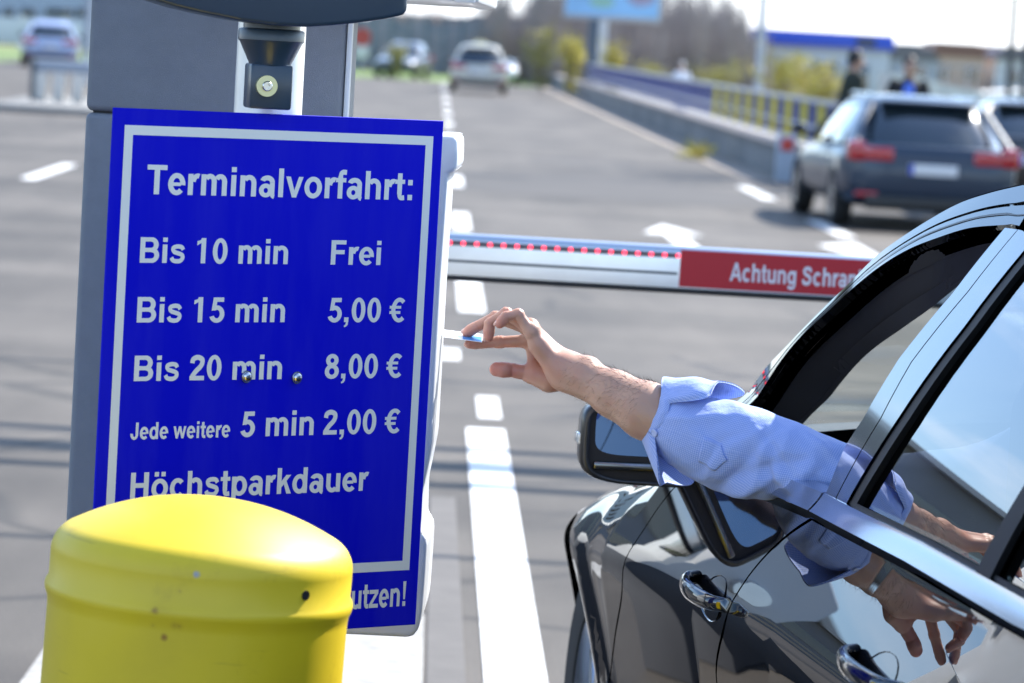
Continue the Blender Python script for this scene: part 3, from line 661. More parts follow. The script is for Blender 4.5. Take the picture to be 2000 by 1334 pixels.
# ------------------------------------------------------------------ the near dark car (X forward from the front axle, Y to its left, Z up)
CX, CY, CTH = 1.2306, 7.1719, .11203
car = thing('parked_car', 'dark glossy saloon car with chrome handles and an open driver window, nearest car', 'car', (CX, CY, 0), (0, 0, R(90)+CTH))
CM = base_matrix(car); CMI = CM.inverted()
FWD = np.array([-math.sin(CTH), math.cos(CTH), 0]); LEFT = np.array([-math.cos(CTH), -math.sin(CTH), 0])
ZB = .95
def side(u, z):
    """half width of the body at length u, height z"""
    u = np.asarray(u, float); z = np.asarray(z, float)
    vb = .845-.008*(u+1.3)**2-np.where(u > -.2, .10*np.maximum(u+.2, 0)**2, 0)-np.where(u < -2.9, .06*np.minimum(u+2.9, 0)**2, 0)
    hi = np.maximum(z-ZB, 0); lo = np.maximum(ZB-z, 0)
    lc = ZB-np.interp(u, [-4, -2.2, -1.76, -1.24, -.55, 0, .5], [.805, .80, .797, .780, .738, .70, .66])     # waist crease
    w = .011; d = w*np.logaddexp(0, (lo-lc)/w); up = lo-d+w*np.log1p(np.exp(-lc/w))
    gh = np.minimum(hi/.10, 1)*(.055*np.maximum(u+1.55, 0)**2+.05*np.minimum(u+2.9, 0)**2)
    fr = 1-.5*np.clip((u+.5)/.9, 0, 1)
    arch = (.02*np.exp(-((np.sqrt(u**2+(z-.33)**2)-.41)/.07)**2)+.02*np.exp(-((np.sqrt((u+2.968)**2+(z-.33)**2)-.41)/.07)**2))*(z > .2)
    v = vb-.32*hi-.55*hi**2+.60*fr*up-.22*d+.12*d**2-gh+arch
    # the wing rolls over into the bonnet
    zt = np.interp(u, [-1.2, -.6, -.3, -.1, .1, .3, .6, .9], [9, .935, .875, .84, .80, .76, .71, .65])
    k = np.clip((z-(zt-.13))/.13, 0, 1)
    v = v-np.where(u > -.9, .13*(1-np.sqrt(np.maximum(1-k*k, 0)))*np.clip((u+.9)/.3, 0, 1), 0)
    return v
def crest(u): return float(np.interp(u, [-1.2, -.6, -.3, -.1, .1, .3, .6, .9], [.945, .935, .875, .84, .80, .76, .71, .65]))
def unp(x, y, f=side, off=0.0):
    """(u, z) of the body surface under a photo pixel"""
    d = ray(x, y); ts = np.linspace(3.5, 9, 11000); P = CO+ts[:, None]*d; Dd = P-np.array([CX, CY, 0])
    u = Dd@FWD; v = Dd@LEFT; z = P[:, 2]; s = v-(f(u, z)+off)
    i = np.where((s[:-1] > 0) & (s[1:] <= 0))[0]
    k = i[0] if len(i) else int(np.argmin(np.abs(s)))
    return (float(u[k]), float(z[k]))
def resample(poly, h, closed=True):
    out = []; n = len(poly)
    for i in range(n if closed else n-1):
        a = np.array(poly[i]); b = np.array(poly[(i+1) % n]); k = max(1, int(np.ceil(np.linalg.norm(b-a)/h)))
        for j in range(k): out.append(tuple(a+(b-a)*j/k))
    if not closed: out.append(tuple(poly[-1]))
    return out
def smooth_line(pts, h=.02):
    """Catmull-Rom through the points"""
    P = [np.array(p, float) for p in pts]; out = []
    for i in range(len(P)-1):
        p0 = P[max(i-1, 0)]; p1 = P[i]; p2 = P[i+1]; p3 = P[min(i+2, len(P)-1)]
        k = max(1, int(np.ceil(np.linalg.norm(p2-p1)/h)))
        for j in range(k):
            t = j/k; out.append(tuple(.5*((2*p1)+(-p0+p2)*t+(2*p0-5*p1+4*p2-p3)*t*t+(-p0+3*p1-3*p2+p3)*t**3)))
    out.append(tuple(P[-1])); return out
def snormal(u, z, f):
    e = 2e-3
    fu = (f(u+e, z)-f(u-e, z))/(2*e); fz = (f(u, z+e)-f(u, z-e))/(2*e)
    n = np.stack([-fu, np.ones_like(fu), -fz], -1); return n/np.linalg.norm(n, axis=-1, keepdims=True)
def panel(name, poly, m, h=.03, off=0.0, flange=.022, f=side, parent=None, mirror=False, shrink=0.0):
    """a sheet of the car's side: outline in (u, z), laid on the side surface, edges turned inwards"""
    poly = [tuple(map(float, p)) for p in poly]
    a = sum(poly[i][0]*poly[(i+1) % len(poly)][1]-poly[(i+1) % len(poly)][0]*poly[i][1] for i in range(len(poly)))
    if a < 0: poly = poly[::-1]
    if shrink:
        q = [np.array(p) for p in poly]; r = []
        for i in range(len(q)):
            d0 = q[i]-q[i-1]; d1 = q[(i+1) % len(q)]-q[i]
            n0 = np.array([-d0[1], d0[0]]); n1 = np.array([-d1[1], d1[0]])
            n = n0/max(np.linalg.norm(n0), 1e-9)+n1/max(np.linalg.norm(n1), 1e-9); n /= max(np.linalg.norm(n), 1e-9); r.append(tuple(q[i]+n*shrink))
        poly = r
    B = np.array(resample(poly, h)); nb = len(B)
    x0, y0 = B.min(0); x1, y1 = B.max(0)
    gx, gy = np.meshgrid(np.arange(x0+h*.5, x1, h), np.arange(y0+h*.5, y1, h)); G = np.stack([gx.ravel(), gy.ravel()], 1)
    ins = np.zeros(len(G), bool); j = nb-1
    for i in range(nb):
        xi, yi = B[i]; xj, yj = B[j]
        c = ((yi > G[:, 1]) != (yj > G[:, 1])) & (G[:, 0] < (xj-xi)*(G[:, 1]-yi)/(yj-yi+1e-12)+xi); ins ^= c; j = i
    G = G[ins]
    if len(G):
        d = np.min(np.linalg.norm(G[:, None]-B[None], axis=2), 1); G = G[d > h*.45]
    pts = [Vector(p) for p in np.concatenate([B, G])] if len(G) else [Vector(p) for p in B]
    r = delaunay_2d_cdt(pts, [], [list(range(nb))], 1, 1e-6)
    C = np.array([(p.x, p.y) for p in r[0]]); F = [list(t) for t in r[2]]; orig = r[3]
    bmap = {}
    for k, o in enumerate(orig):
        for q in o:
            if q < nb: bmap[q] = k
    v = f(C[:, 0], C[:, 1])+off; nrm = snormal(C[:, 0], C[:, 1], f)
    V = np.stack([C[:, 0], v, C[:, 1]], 1); NN = nrm.copy()
    FF = []
    for t in F:
        p = V[t[:3]]; nn = np.cross(p[1]-p[0], p[2]-p[0])
        FF.append(t if nn@nrm[t[0]] > 0 else t[::-1])
    if flange > 0:
        bi = [bmap[q] for q in range(nb) if q in bmap]
        bv = V[bi]; bn = nrm[bi]; n0 = len(V)
        V = np.concatenate([V, bv-bn*flange]); 
        tg = np.roll(bv, -1, 0)-np.roll(bv, 1, 0); on = np.cross(tg, bn); on /= np.maximum(np.linalg.norm(on, axis=1, keepdims=True), 1e-9)
        cen = V[:n0].mean(0)
        if ((bv-cen)*on).sum() < 0: on = -on
        NN = np.concatenate([NN, on])
        for k in range(len(bi)):
            k2 = (k+1) % len(bi); FF.append([bi[k2], bi[k], n0+k, n0+k2])
    if mirror:
        V = V*np.array([1, -1, 1]); NN = NN*np.array([1, -1, 1]); FF = [t[::-1] for t in FF]
    return mesh(name, V, FF, m, parent or car, smooth=True, normals=NN)

# outlines measured on the body surface
SIL = smooth_line([unp(*p) for p in ((2000, 359), (1930, 376), (1860, 402), (1755, 466), (1706, 504), (1650, 560), (1545, 665), (1496, 717), (1443, 780))]+[(-.60, .985), (-.50, .945)])
SIL = [(-3.95, 1.0), (-3.75, 1.10), (-3.5, 1.22), (-3.2, 1.335), (-2.8, 1.405), (-2.4, 1.44), (-2.0, 1.452)] + SIL
INN = smooth_line([unp(*p) for p in ((1960, 443), (1890, 449), (1825, 469), (1772, 490), (1720, 521), (1667, 563), (1615, 611), (1562, 661), (1524, 707), (1468, 787))]+[(-.74, .96)])
def mid(t):
    k = len(INN)-1; out = []
    for i in range(0, k+1, 2):
        p = np.array(INN[i]); j = int(np.argmin([np.linalg.norm(np.array(s)-p) for s in SIL])); out.append(tuple(p*(1-t)+np.array(SIL[j])*t))
    return out
GAP = mid(.52); g0 = GAP[0]
REAR_TOP = [(-3.05, 1.25), (-2.75, 1.325), (-2.45, 1.362), (-2.1, 1.384)]      # rear door window top
G1 = unp(2004, 394.5); REAR_GAP = [(-3.10, 1.30), (-2.8, 1.365), (-2.45, 1.402), (-2.1, (1.415+G1[1])/2+.004), G1]
def zrg(u): return float(np.interp(u, [q[0] for q in REAR_GAP], [q[1] for q in REAR_GAP]))
# roof rail with the windscreen pillar
panel('roof_rail', SIL+[(-.55, .945), (-.58, .955)]+GAP[::-1]+REAR_GAP[::-1]+[(-3.30, 1.15), (-3.33, .992)], PAINT, h=.028, shrink=.002)
# front door window frame, open window, gloss black pillars, rear door glass
panel('front_window_frame', [unp(2008, 396.5), unp(1985, 398), unp(1970, 400)]+GAP+[(-.60, .95), (-.72, .95)]+INN[::-1]+[unp(1972, 441.5), unp(1990, 443), unp(1999, 430), unp(2008, 414)], PAINT, h=.02, shrink=.003, flange=.035)
sealp = [tuple(np.array(p)*.93+np.array(q)*.07) for p, q in zip(INN, INN)]
def pl(pts): return [unp(*p) for p in pts]
ZT = .975
orr = pl(((1964, 442.5), (1860, 572), (1755, 700), (1685, 817), (1650, 871), (1618, 950))); sea = pl(((1990, 446), (1890, 570), (1780, 707), (1720, 817), (1629, 980)))
rub = pl(((2000, 490), (1885, 637), (1755, 817), (1700, 903), (1650, 990))); gla = pl(((2000, 508), (1900, 637), (1771, 817), (1713, 907), (1664, 990)))
top1 = unp(2010, 425)
panel('front_pillar_trim', orr+[(orr[-1][0], ZT), (sea[-1][0]+.006, ZT)]+sea[::-1], BLACKGLOSS, h=.03, shrink=.0025, flange=.03)
panel('rear_pillar_trim', sea+[(sea[-1][0]-.002, ZT), (rub[-1][0], ZT)]+rub[::-1]+[unp(2016, 468), unp(2001, 447.5)], BLACKGLOSS, h=.03, shrink=.0025, flange=.03)
panel('pillar_seal', rub+[(rub[-1][0], ZT-.004), (gla[-1][0], ZT-.004)]+gla[::-1], BLACK, h=.03, off=-.004, flange=.02)
panel('rear_window_frame', [unp(2010, 420), unp(2012, 398)]+[q for q in REAR_GAP[::-1] if q[0] < rub[0][0]-.02]+[(-3.29, 1.14), (-3.32, .995), (-3.24, .995), (-3.2, 1.12)]+REAR_TOP+[(rub[0][0]-.02, 1.383), unp(2018, 452)], PAINT, h=.03, shrink=.003, flange=.03)
GLASS = glass_mat('tinted_glass', (.10, .11, .11), .10, 3.6)
CLEAR = glass_mat('clear_glass', (.84, .88, .83), .04, 5)
panel('rear_window', [(gla[-1][0]+.008, .96)]+[(q[0]+.008, q[1]) for q in gla[::-1]]+[(gla[0][0]+.004, 1.384), (-2.1, 1.388), (-2.45, 1.368), (-2.75, 1.33), (-3.07, 1.25), (-3.22, 1.12), (-3.2, .96)], GLASS, h=.03, off=-.014, flange=.003)
panel('quarter_window_bar', [unp(1904, 1122), unp(2000, 950), (-2.46, 1.36), (-2.50, 1.36), unp(2000, 1005), unp(1934, 1130)], BLACK, h=.03, off=.001, flange=.02)
# belt line: bright strip, dark gap, door skins
def zgap(u): return float(np.interp(u, [-3.6, -2.72, -2.2, -1.634, -1.38, -1.084, -.9, -.72], [.975, .958, .960, .953, .945, .930, .918, .902]))
def ztrim(u): return zgap(u)+.029
US = [-.76, -.9, -1.0, -1.1, -1.2, -1.3, -1.4, -1.5, -1.6, -1.638]
UR = [-1.648, -1.7, -1.8, -1.9, -2.0, -2.1, -2.2, -2.3, -2.4, -2.5, -2.6, -2.7, -2.8, -2.95, -3.1, -3.2, -3.3]
def belt(name, U):
    V = []; F = []; n = 8
    for u in U:
        for j in range(n+1):
            t = j/n; z = zgap(u)+.003+t*.030; V.append((u, float(side(u, z))+.003+.013*(1-t)**1.6-.02*(j == 0), z))
        V.append((u, float(side(u, z))-.03, z+.002))
    m_ = n+2
    for i in range(len(U)-1):
        for j in range(m_-1): F.append((i*m_+j, (i+1)*m_+j, (i+1)*m_+j+1, i*m_+j+1))
    o = mesh(name, V, F, SATIN, car, smooth=True); o.data.set_sharp_from_angle(angle=R(50)); return o
belt('front_belt_trim', US); belt('rear_belt_trim', UR)
panel('window_seal', [(u, ztrim(u)) for u in UR[1:]]+[(u, ztrim(u)+.009) for u in UR[1:][::-1]], BLACK, h=.02, off=-.004, flange=.01)
fsm = smooth_line([(-.765, .903)]+[(min(q[0], -.445), q[1]) for q in (unp(1330, 938), unp(1290, 985), unp(1240, 1060), unp(1215, 1150), unp(1200, 1250))]+[(-.445, .48), (-.44, .36), (-.44, .2)])
rq = [unp(*q) for q in ((1590, 1009), (1545, 1040), (1500, 1080), (1462, 1125), (1430, 1175), (1415, 1220), (1400, 1334))]
rsm = smooth_line([(rq[0][0], zgap(rq[0][0])-.004)]+rq[1:]+[(-1.515, .55), (-1.515, .36), (-1.515, .2)])
RU = rq[0][0]
qsm = smooth_line([(-2.88, .968), (-2.80, .85), (-2.72, .76), (-2.64, .66), (-2.57, .5), (-2.555, .33), (-2.555, .2)])
door_top = [(u, zgap(u)-.004) for u in (-.765, -.9, -1.0, -1.1, -1.2, -1.3, -1.4, -1.5, -1.6, RU)]
front_door = panel('front_door', fsm[::-1]+door_top[1:-1]+rsm, PAINT, h=.026, shrink=.004)
door_top2 = [(u, zgap(u)-.004) for u in (RU, -1.8, -1.9, -2.0, -2.2, -2.4, -2.6, -2.75, -2.88)]
rear_door = panel('rear_door', rsm[::-1]+door_top2[1:-1]+qsm, PAINT, h=.03, shrink=.004)
arc_ = [(.405*math.cos(a), .33+.405*math.sin(a)) for a in np.linspace(R(-18), R(198), 40)]
cr_ = [(u, crest(u)-.0005) for u in np.linspace(.82, -.765, 50)]
panel('front_wing', [(.82, .28)]+cr_+fsm+[(-.44, .2)]+arc_[::-1]+[(.5, .22)], PAINT, h=.026, shrink=.003)
arc2 = [(-2.968+.405*math.cos(a), .33+.405*math.sin(a)) for a in np.linspace(R(-18), R(198), 40)]
panel('rear_wing', [(p[0]-.004, p[1]) for p in qsm[::-1]][:-1]+[(-2.88, zgap(-2.88)-.004), (-3.3, .968), (-3.6, .972), (-3.95, .985), (-4.03, .94), (-4.05, .8), (-4.05, .25), (-3.5, .2)]+arc2[::-1][:-1]+[(-2.565, .25)], PAINT, h=.04, shrink=.003)
panel('sill', [(-.44, .19), (-2.57, .19), (-2.57, .26), (-.44, .26)], PLASTIC_BLACK, h=.05, off=-.002)
# dark inner shell seen through the panel gaps and wheel arches
inner = [(.7, .3), (.7, .68), (.3, .75), (-.1, .84), (-.6, .9), (-.9, .92), (-1.8, .955), (-2.9, .955), (-3.8, .9), (-3.9, .3)]
panel('inner_body', [p for p in inner[:-1]]+[(-3.9, .25), (-3.4, .25)]+[(-2.968+.39*math.cos(a), .33+.39*math.sin(a)) for a in np.linspace(R(190), R(-10), 20)]+[(-2.4, .22), (-.5, .22)]+[(.39*math.cos(a), .33+.39*math.sin(a)) for a in np.linspace(R(190), R(-10), 20)], INTERIOR, h=.06, off=-.03, flange=.0)
# bonnet, roof, windscreen, boot as sheets spanning both sides
def span(name, curve, m, bulge, n=24, off=0.0, fwd=0.0, parent=None, inset=0.0):
    V = []; F = []
    for (u, z) in curve:
        v0 = float(side(u, z))+off-inset
        for k in range(n+1):
            t = 1-2*k/n; V.append((u+fwd*(1-t*t), v0*t, z+bulge*(1-abs(t)**2.2)))
    for i in range(len(curve)-1):
        for k in range(n):
            a = i*(n+1)+k; F.append((a, a+1, a+n+2, a+n+1))
    o = mesh(name, V, F, m, parent or car, smooth=True)
    return o
span('bonnet', [(u, crest(u)) for u in np.linspace(.80, -.62, 20)], PAINT, .075)
span('roof', [p for p in SIL if -3.3 < p[0] < -1.30], PAINT, .022)
span('windscreen', [p for p in SIL if -1.30 <= p[0]]+[(-.50, .945)], CLEAR, .012, fwd=.20, inset=.03)
span('rear_screen', [p for p in SIL if p[0] <= -3.2], GLASS, .03, fwd=-.1, inset=.05)
span('boot_lid', [(-3.95, 1.0), (-4.02, .95), (-4.05, .8), (-4.05, .3)], PAINT, .04, fwd=-.05)
span('front_bumper', [(.82, .66), (.84, .5), (.82, .28)], PAINT, .0, fwd=.10)
span('headliner', [(p[0], p[1]-.05) for p in SIL if -3.2 < p[0] < -1.45], INTERIOR, .0)
# right side, seen only through the open window
panel('right_roof_rail', SIL+[(-.55, .945), (-.58, .955)]+GAP[::-1]+REAR_GAP[::-1]+[(-3.30, 1.15), (-3.33, .992)], PAINT, h=.05, mirror=True, flange=.05)
panel('right_window_frame', GAP+[(-.60, .95), (-.72, .95)]+INN[::-1], INTERIOR, h=.04, mirror=True, flange=.05)
panel('right_pillar', [(-1.70, .95), (-1.742, 1.412), (-1.90, 1.416), (-1.872, .95)], INTERIOR, h=.05, mirror=True, flange=.04)
panel('right_door', [(-.8, .25), (-.8, .94), (-1.8, .965), (-2.88, .965), (-3.9, .94), (-4.0, .3)], PAINT, h=.08, mirror=True, flange=.05)
panel('right_wing', [(.82, .28)]+cr_+[(-.9, .9), (-.8, .3)]+arc_[::-1], PAINT, h=.06, mirror=True)
# windscreen pillar trim inside, wide and black
wpx = ((1990, 470), (1839, 588), (1772, 637), (1685, 703), (1590, 808), (1560, 845), (1520, 900))
WIN = smooth_line([unp(*p, off=-.13) for p in wpx], .03)
def strip(name, A, B, offA, offB, m, n=24):
    A = np.array(resample(A, .01, False)); B = np.array(resample(B, .01, False)); V = []; F = []
    for i in range(n+1):
        for C, of in ((A, offA), (B, offB)):
            p = C[int(round(i/n*(len(C)-1)))]; V.append((p[0], float(side(p[0], p[1]))+of, p[1]))
    for i in range(n): F.append((2*i, 2*i+1, 2*i+3, 2*i+2))
    return mesh(name, V, F, m, car, smooth=True)
innf = [p for p in INN]
def mixc(f): return [tuple(np.array(innf[int(i/60*(len(innf)-1))])*(1-f)+np.array(WIN[int(i/60*(len(WIN)-1))])*f) for i in range(61)]
def offm(f): return -.012-.118*f
strip('door_seal', innf, mixc(.32), offm(0)+.002, offm(.32)+.002, BLACK, 48)
strip('pillar_lining', mixc(.24), mixc(.86), offm(.24)-.002, offm(.86)-.002, mat('pillar_cloth', (.016, .016, .018), .8), 48)
strip('screen_surround', mixc(.72), WIN, offm(.72)+.003, offm(1)+.003, mat('screen_band', (.035, .035, .037), .5), 48)
bk = REAR_GAP+GAP
strip('roof_gap_seal', [(q[0], q[1]+.03) for q in bk], [(q[0], q[1]-.03) for q in bk], -.03, -.03, BLACK, 60)
strip('pillar_gap_seal', [(sea[0][0]-.06, 1.42), (sea[0][0]-.04, 1.37), (sea[2][0]-.02, sea[2][1]), (sea[-1][0]-.03, .98)], [(sea[0][0]+.16, 1.42), (sea[0][0]+.10, 1.37), (sea[2][0]+.03, sea[2][1]), (sea[-1][0]+.03, .98)], -.034, -.034, BLACK, 40)
gq = [unp(2008, 417.5), unp(1985, 419)]+mid(.33); gr = [unp(2008, 420), unp(1985, 421.5)]+mid(.28); strip('frame_groove', gq, gr, .0012, .0012, mat('groove_shade', (.02, .022, .026), .4), 60)
# inside
m_ = MB(); m_.box((-.42, 0, .86), (.55, 1.36, .14), bev=.04); m_.build('dashboard', INTERIOR, car)
m_ = MB(); m_.box((-1.35, .80, .80), (1.0, .05, .30), bev=.015); m_.build('door_lining', INTERIOR, car)
for yy in (.38, -.38):
    m_ = MB(); m_.box((-1.55, yy, .52), (.52, .50, .16), bev=.05); m_.box((-1.86, yy, .86), (.14, .48, .66), mtx=Matrix.Rotation(0, 4, 'Y'), bev=.05); m_.box((-1.93, yy, 1.24), (.09, .26, .17), bev=.04); m_.build('seat', INTERIOR, car)
m_ = MB()
for k in range(28):
    a0 = 2*math.pi*k/28; a1 = 2*math.pi*(k+1)/28
    m_.tube((0, .18*math.cos(a0), .18*math.sin(a0)), (0, .18*math.cos(a1), .18*math.sin(a1)), .015, n=8)
m_.tube((0, -.17, 0), (0, .17, 0), .02, n=8); m_.tube((0, 0, 0), (.25, 0, -.1), .03, n=8)
sw = m_.build('steering_wheel', INTERIOR, car); sw.location = (-.95, .38, .82); sw.rotation_euler = (0, R(22), 0)
# wheels
def wheel(u, v, mirror=1):
    w = bpy.data.objects.new('wheel', None); link(w, car); w.location = (u, v, .33); w.empty_display_size = .1
    X = Matrix.Rotation(R(-90*mirror), 4, 'X')
    m_ = MB(); m_.lathe([(.22, -.11), (.30, -.115), (.325, -.10), (.33, -.06), (.33, .06), (.325, .10), (.30, .115), (.235, .11), (.232, .05)], 56, X); m_.build('tyre', TYRE, w, angle=40)
    m_ = MB(); m_.lathe([(.232, .06), (.235, .105), (.225, .108), (.218, .09), (.21, .03)], 48, X)
    for k in range(10):
        a = 2*math.pi*k/10; m_.tube(X @ Vector((.04*math.cos(a), .04*math.sin(a), .085)), X @ Vector((.218*math.cos(a), .218*math.sin(a), .075)), .022, .013, n=8)
    m_.lathe([(0, .10), (.05, .095), (.055, .07), (0, .05)], 20, X); m_.build('rim', RIM, w, angle=40)
    m_ = MB(); m_.lathe([(.0, -.02), (.17, -.02), (.17, .01), (0, .01)], 32, X); m_.build('brake_disc', mat('brake_disc', (.25, .25, .25), .4, metal=1), w)
for u in (0, -2.968):
    wheel(u, .775); wheel(u, -.775, -1)
# door handles
def handle(uc, zc):
    q = lambda u, z, o: Vector((u, float(side(u, z))+o, z))
    h = bpy.data.objects.new('door_handle', None); link(h, car); h.location = q(uc, zc, 0)
    inv = Matrix.Translation(-h.location)
    m_ = MB(); seg = 22
    V = []; F = []
    for i in range(9):
        for k in range(seg):
            rr = i/8; a = 2*math.pi*k/seg; u = uc+.075*rr*math.cos(a); z = zc-.004+.034*rr*math.sin(a)
            V.append(q(u, z, .0015-.020*(1-rr**2)*(rr < .999))-h.location)
    for i in range(8):
        for k in range(seg): F.append((i*seg+k, i*seg+(k+1) % seg, (i+1)*seg+(k+1) % seg, (i+1)*seg+k))
    mesh('handle_cup', V, F, BLACKGLOSS, h, smooth=True)
    rings = []; m2_ = MB(); bm = m2_.bm
    for i in range(15):
        t = i/14; u = uc+.125-.25*t; o = .006+.034*math.sin(math.pi*min(1, max(0, t)))**.45; z = zc+.010-.006*t
        hh_ = .0145*(.75+.25*math.sin(math.pi*t)); th = .009
        rings.append([bm.verts.new(q(u, z, o)-h.location+Vector((0, th*math.cos(a), hh_*math.sin(a)))) for a in np.linspace(0, 2*math.pi, 14, endpoint=False)])
    for a, b in zip(rings[:-1], rings[1:]):
        for k in range(14): bm.faces.new((a[k], a[(k+1) % 14], b[(k+1) % 14], b[k]))
    bm.faces.new(rings[0]); bm.faces.new(rings[-1][::-1])
    m2_.build('grip', mat('dark_chrome', (.11, .115, .12), .06, metal=1.0), h, angle=60)
handle(-1.385, .795); handle(-2.335, .838)
# door mirror
MC = at(1276, 862, 6.36); mc = CMI @ Vector(MC)
mir = bpy.data.objects.new('door_mirror', None); link(mir, car); mir.location = mc
def se(c, p=5.0): return math.copysign(abs(c)**(2/p), c)
def shell(name, prof, m, ny=1.0):
    V = []; F = []; n = 40
    for (x, s_, dz) in prof:
        for k in range(n):
            a = 2*math.pi*k/n; V.append((x, .125*s_*se(math.cos(a)), dz+.073*s_*se(math.sin(a))*(1-.12*math.cos(a))))
    for i in range(len(prof)-1):
        for k in range(n): F.append((i*n+k, i*n+(k+1) % n, (i+1)*n+(k+1) % n, (i+1)*n+k))
    F.append(tuple(range((len(prof)-1)*n, len(prof)*n)))
    return mesh(name, V, F, m, mir, smooth=True)
shell('mirror_cap', [(-.028, .90, 0), (-.030, .94, 0), (-.026, .985, 0), (-.01, 1.0, 0), (.04, .97, 0), (.08, .84, 0), (.105, .62, 0), (.118, .32, 0), (.12, .05, 0)], mat('mirror_black', (.012, .012, .013), .3, coat=.3))
V = [(-.020, -.004+.105*se(math.cos(a), 5.0), .019+.043*se(math.sin(a), 5.0)) for a in np.linspace(0, 2*math.pi, 40, endpoint=False)]
mesh('mirror_glass', V, [tuple(range(40))], mat('mirror_glass', (.13, .19, .33), .02, metal=1.0), mir)
V = [(-.018, .118*se(math.cos(a), 5.0), .066*se(math.sin(a), 5.0)) for a in np.linspace(0, 2*math.pi, 40, endpoint=False)]
mesh('mirror_recess', V, [tuple(range(40))], BLACK, mir)
m_ = MB(); m_.box((-.024, .0, -.041), (.012, .205, .014), bev=.004); m_.build('mirror_trim', mat('dark_satin', (.16, .17, .18), .2, metal=1.0), mir)
m_ = MB(); m_.box((-.0, -.135, -.055), (.06, .13, .03), bev=.010); m_.build('mirror_arm', BLACKGLOSS, mir)
m_ = MB(); m_.box((.012, .1235, .0), (.05, .008, .018), bev=.003); m_.build('indicator', mat('clear_lens', (.7, .72, .7), .1, coat=1), mir)

# ------------------------------------------------------------------ the driver: body, shirt, cuff, card in the hand
def skin_mat(name='skin', base=(.47, .285, .205), red=(.54, .18, .13)):
    m = mat(name, base, .42, sss=.22, spec=.5)
    n = m.node_tree.nodes; l = m.node_tree.links; b = n['Principled BSDF']
    t = n.new('ShaderNodeTexCoord')
    a = n.new('ShaderNodeAttribute'); a.attribute_name = 'flush'
    z = n.new('ShaderNodeTexNoise'); z.inputs['Scale'].default_value = 45; z.inputs['Detail'].default_value = 5; l.new(t.outputs['Object'], z.inputs['Vector'])
    ma = n.new('ShaderNodeMath'); ma.operation = 'MULTIPLY_ADD'; ma.inputs[1].default_value = .5; ma.inputs[2].default_value = -.25; l.new(z.outputs['Fac'], ma.inputs[0])
    ad = n.new('ShaderNodeMath'); ad.operation = 'ADD'; ad.use_clamp = True; l.new(ma.outputs[0], ad.inputs[0]); l.new(a.outputs['Fac'], ad.inputs[1])
    mxn = n.new('ShaderNodeMix'); mxn.data_type = 'RGBA'; l.new(ad.outputs[0], mxn.inputs['Factor']); mxn.inputs['A'].default_value = (*base, 1); mxn.inputs['B'].default_value = (*red, 1)
    l.new(mxn.outputs['Result'], b.inputs['Base Color'])
    z2 = n.new('ShaderNodeTexNoise'); z2.inputs['Scale'].default_value = 420; z2.inputs['Detail'].default_value = 3; l.new(t.outputs['Object'], z2.inputs['Vector'])
    v2 = n.new('ShaderNodeTexVoronoi'); v2.inputs['Scale'].default_value = 520; l.new(t.outputs['Object'], v2.inputs['Vector'])
    m2 = n.new('ShaderNodeMath'); m2.operation = 'MULTIPLY_ADD'; m2.inputs[1].default_value = .6; l.new(v2.outputs['Distance'], m2.inputs[0]); l.new(z2.outputs['Fac'], m2.inputs[2])
    bp = n.new('ShaderNodeBump'); bp.inputs['Strength'].default_value = .22; bp.inputs['Distance'].default_value = .0012; l.new(m2.outputs[0], bp.inputs['Height']); l.new(bp.outputs[0], b.inputs['Normal'])
    return m
SKIN = skin_mat()
HD0 = 5.90
def hp3(zx, zy, w):            # hand joints: measured in an enlargement of the photo, w = millimetres away from the camera
    return at(860+zx/5.56, 560+zy/5.56, HD0+w/1000)
mm = .001
driver = thing('person', 'person in a light blue shirt reaching out of the dark car window with a card', 'person', tuple(CM @ Vector((-1.75, .40, .62))))
WR = hp3(1425, 950, 30)
F_ = {'pinky': [(985, 500, 3), (848, 300, 1), (712, 322, -1), (645, 402, 0)], 'ring': [(970, 455, 22), (716, 288, 24), (535, 398, 25), (522, 545, 25)],
      'middle': [(955, 455, 43), (600, 330, 46), (385, 440, 47), (290, 498, 47)], 'index': [(945, 590, 62), (645, 600, 64), (455, 612, 61), (318, 618, 57)]}
FR = {'pinky': (9.3, 8.4, 7.9, 7.4), 'ring': (9.8, 8.9, 8.4, 7.9), 'middle': (10, 9.1, 8.5, 8.0), 'index': (10, 9.2, 8.6, 7.9)}
FJ = {k: [hp3(*p) for p in v] for k, v in F_.items()}
TH = [hp3(1285, 1010, 46), hp3(990, 950, 52), hp3(772, 905, 50), hp3(612, 896, 48)]
FA = [at(1108, 724, 5.925), at(1140, 738, 5.915), at(1200, 770, 5.89), at(1262, 802, 5.86), at(1310, 828, 5.84)]
FAR = (28, 28.5, 35, 43, 42)
def groove(P, c, ax_, amp, w): ax_ = ax_/np.linalg.norm(ax_); return amp*np.exp(-(((P-c)@ax_.astype(np.float32))/w)**2)
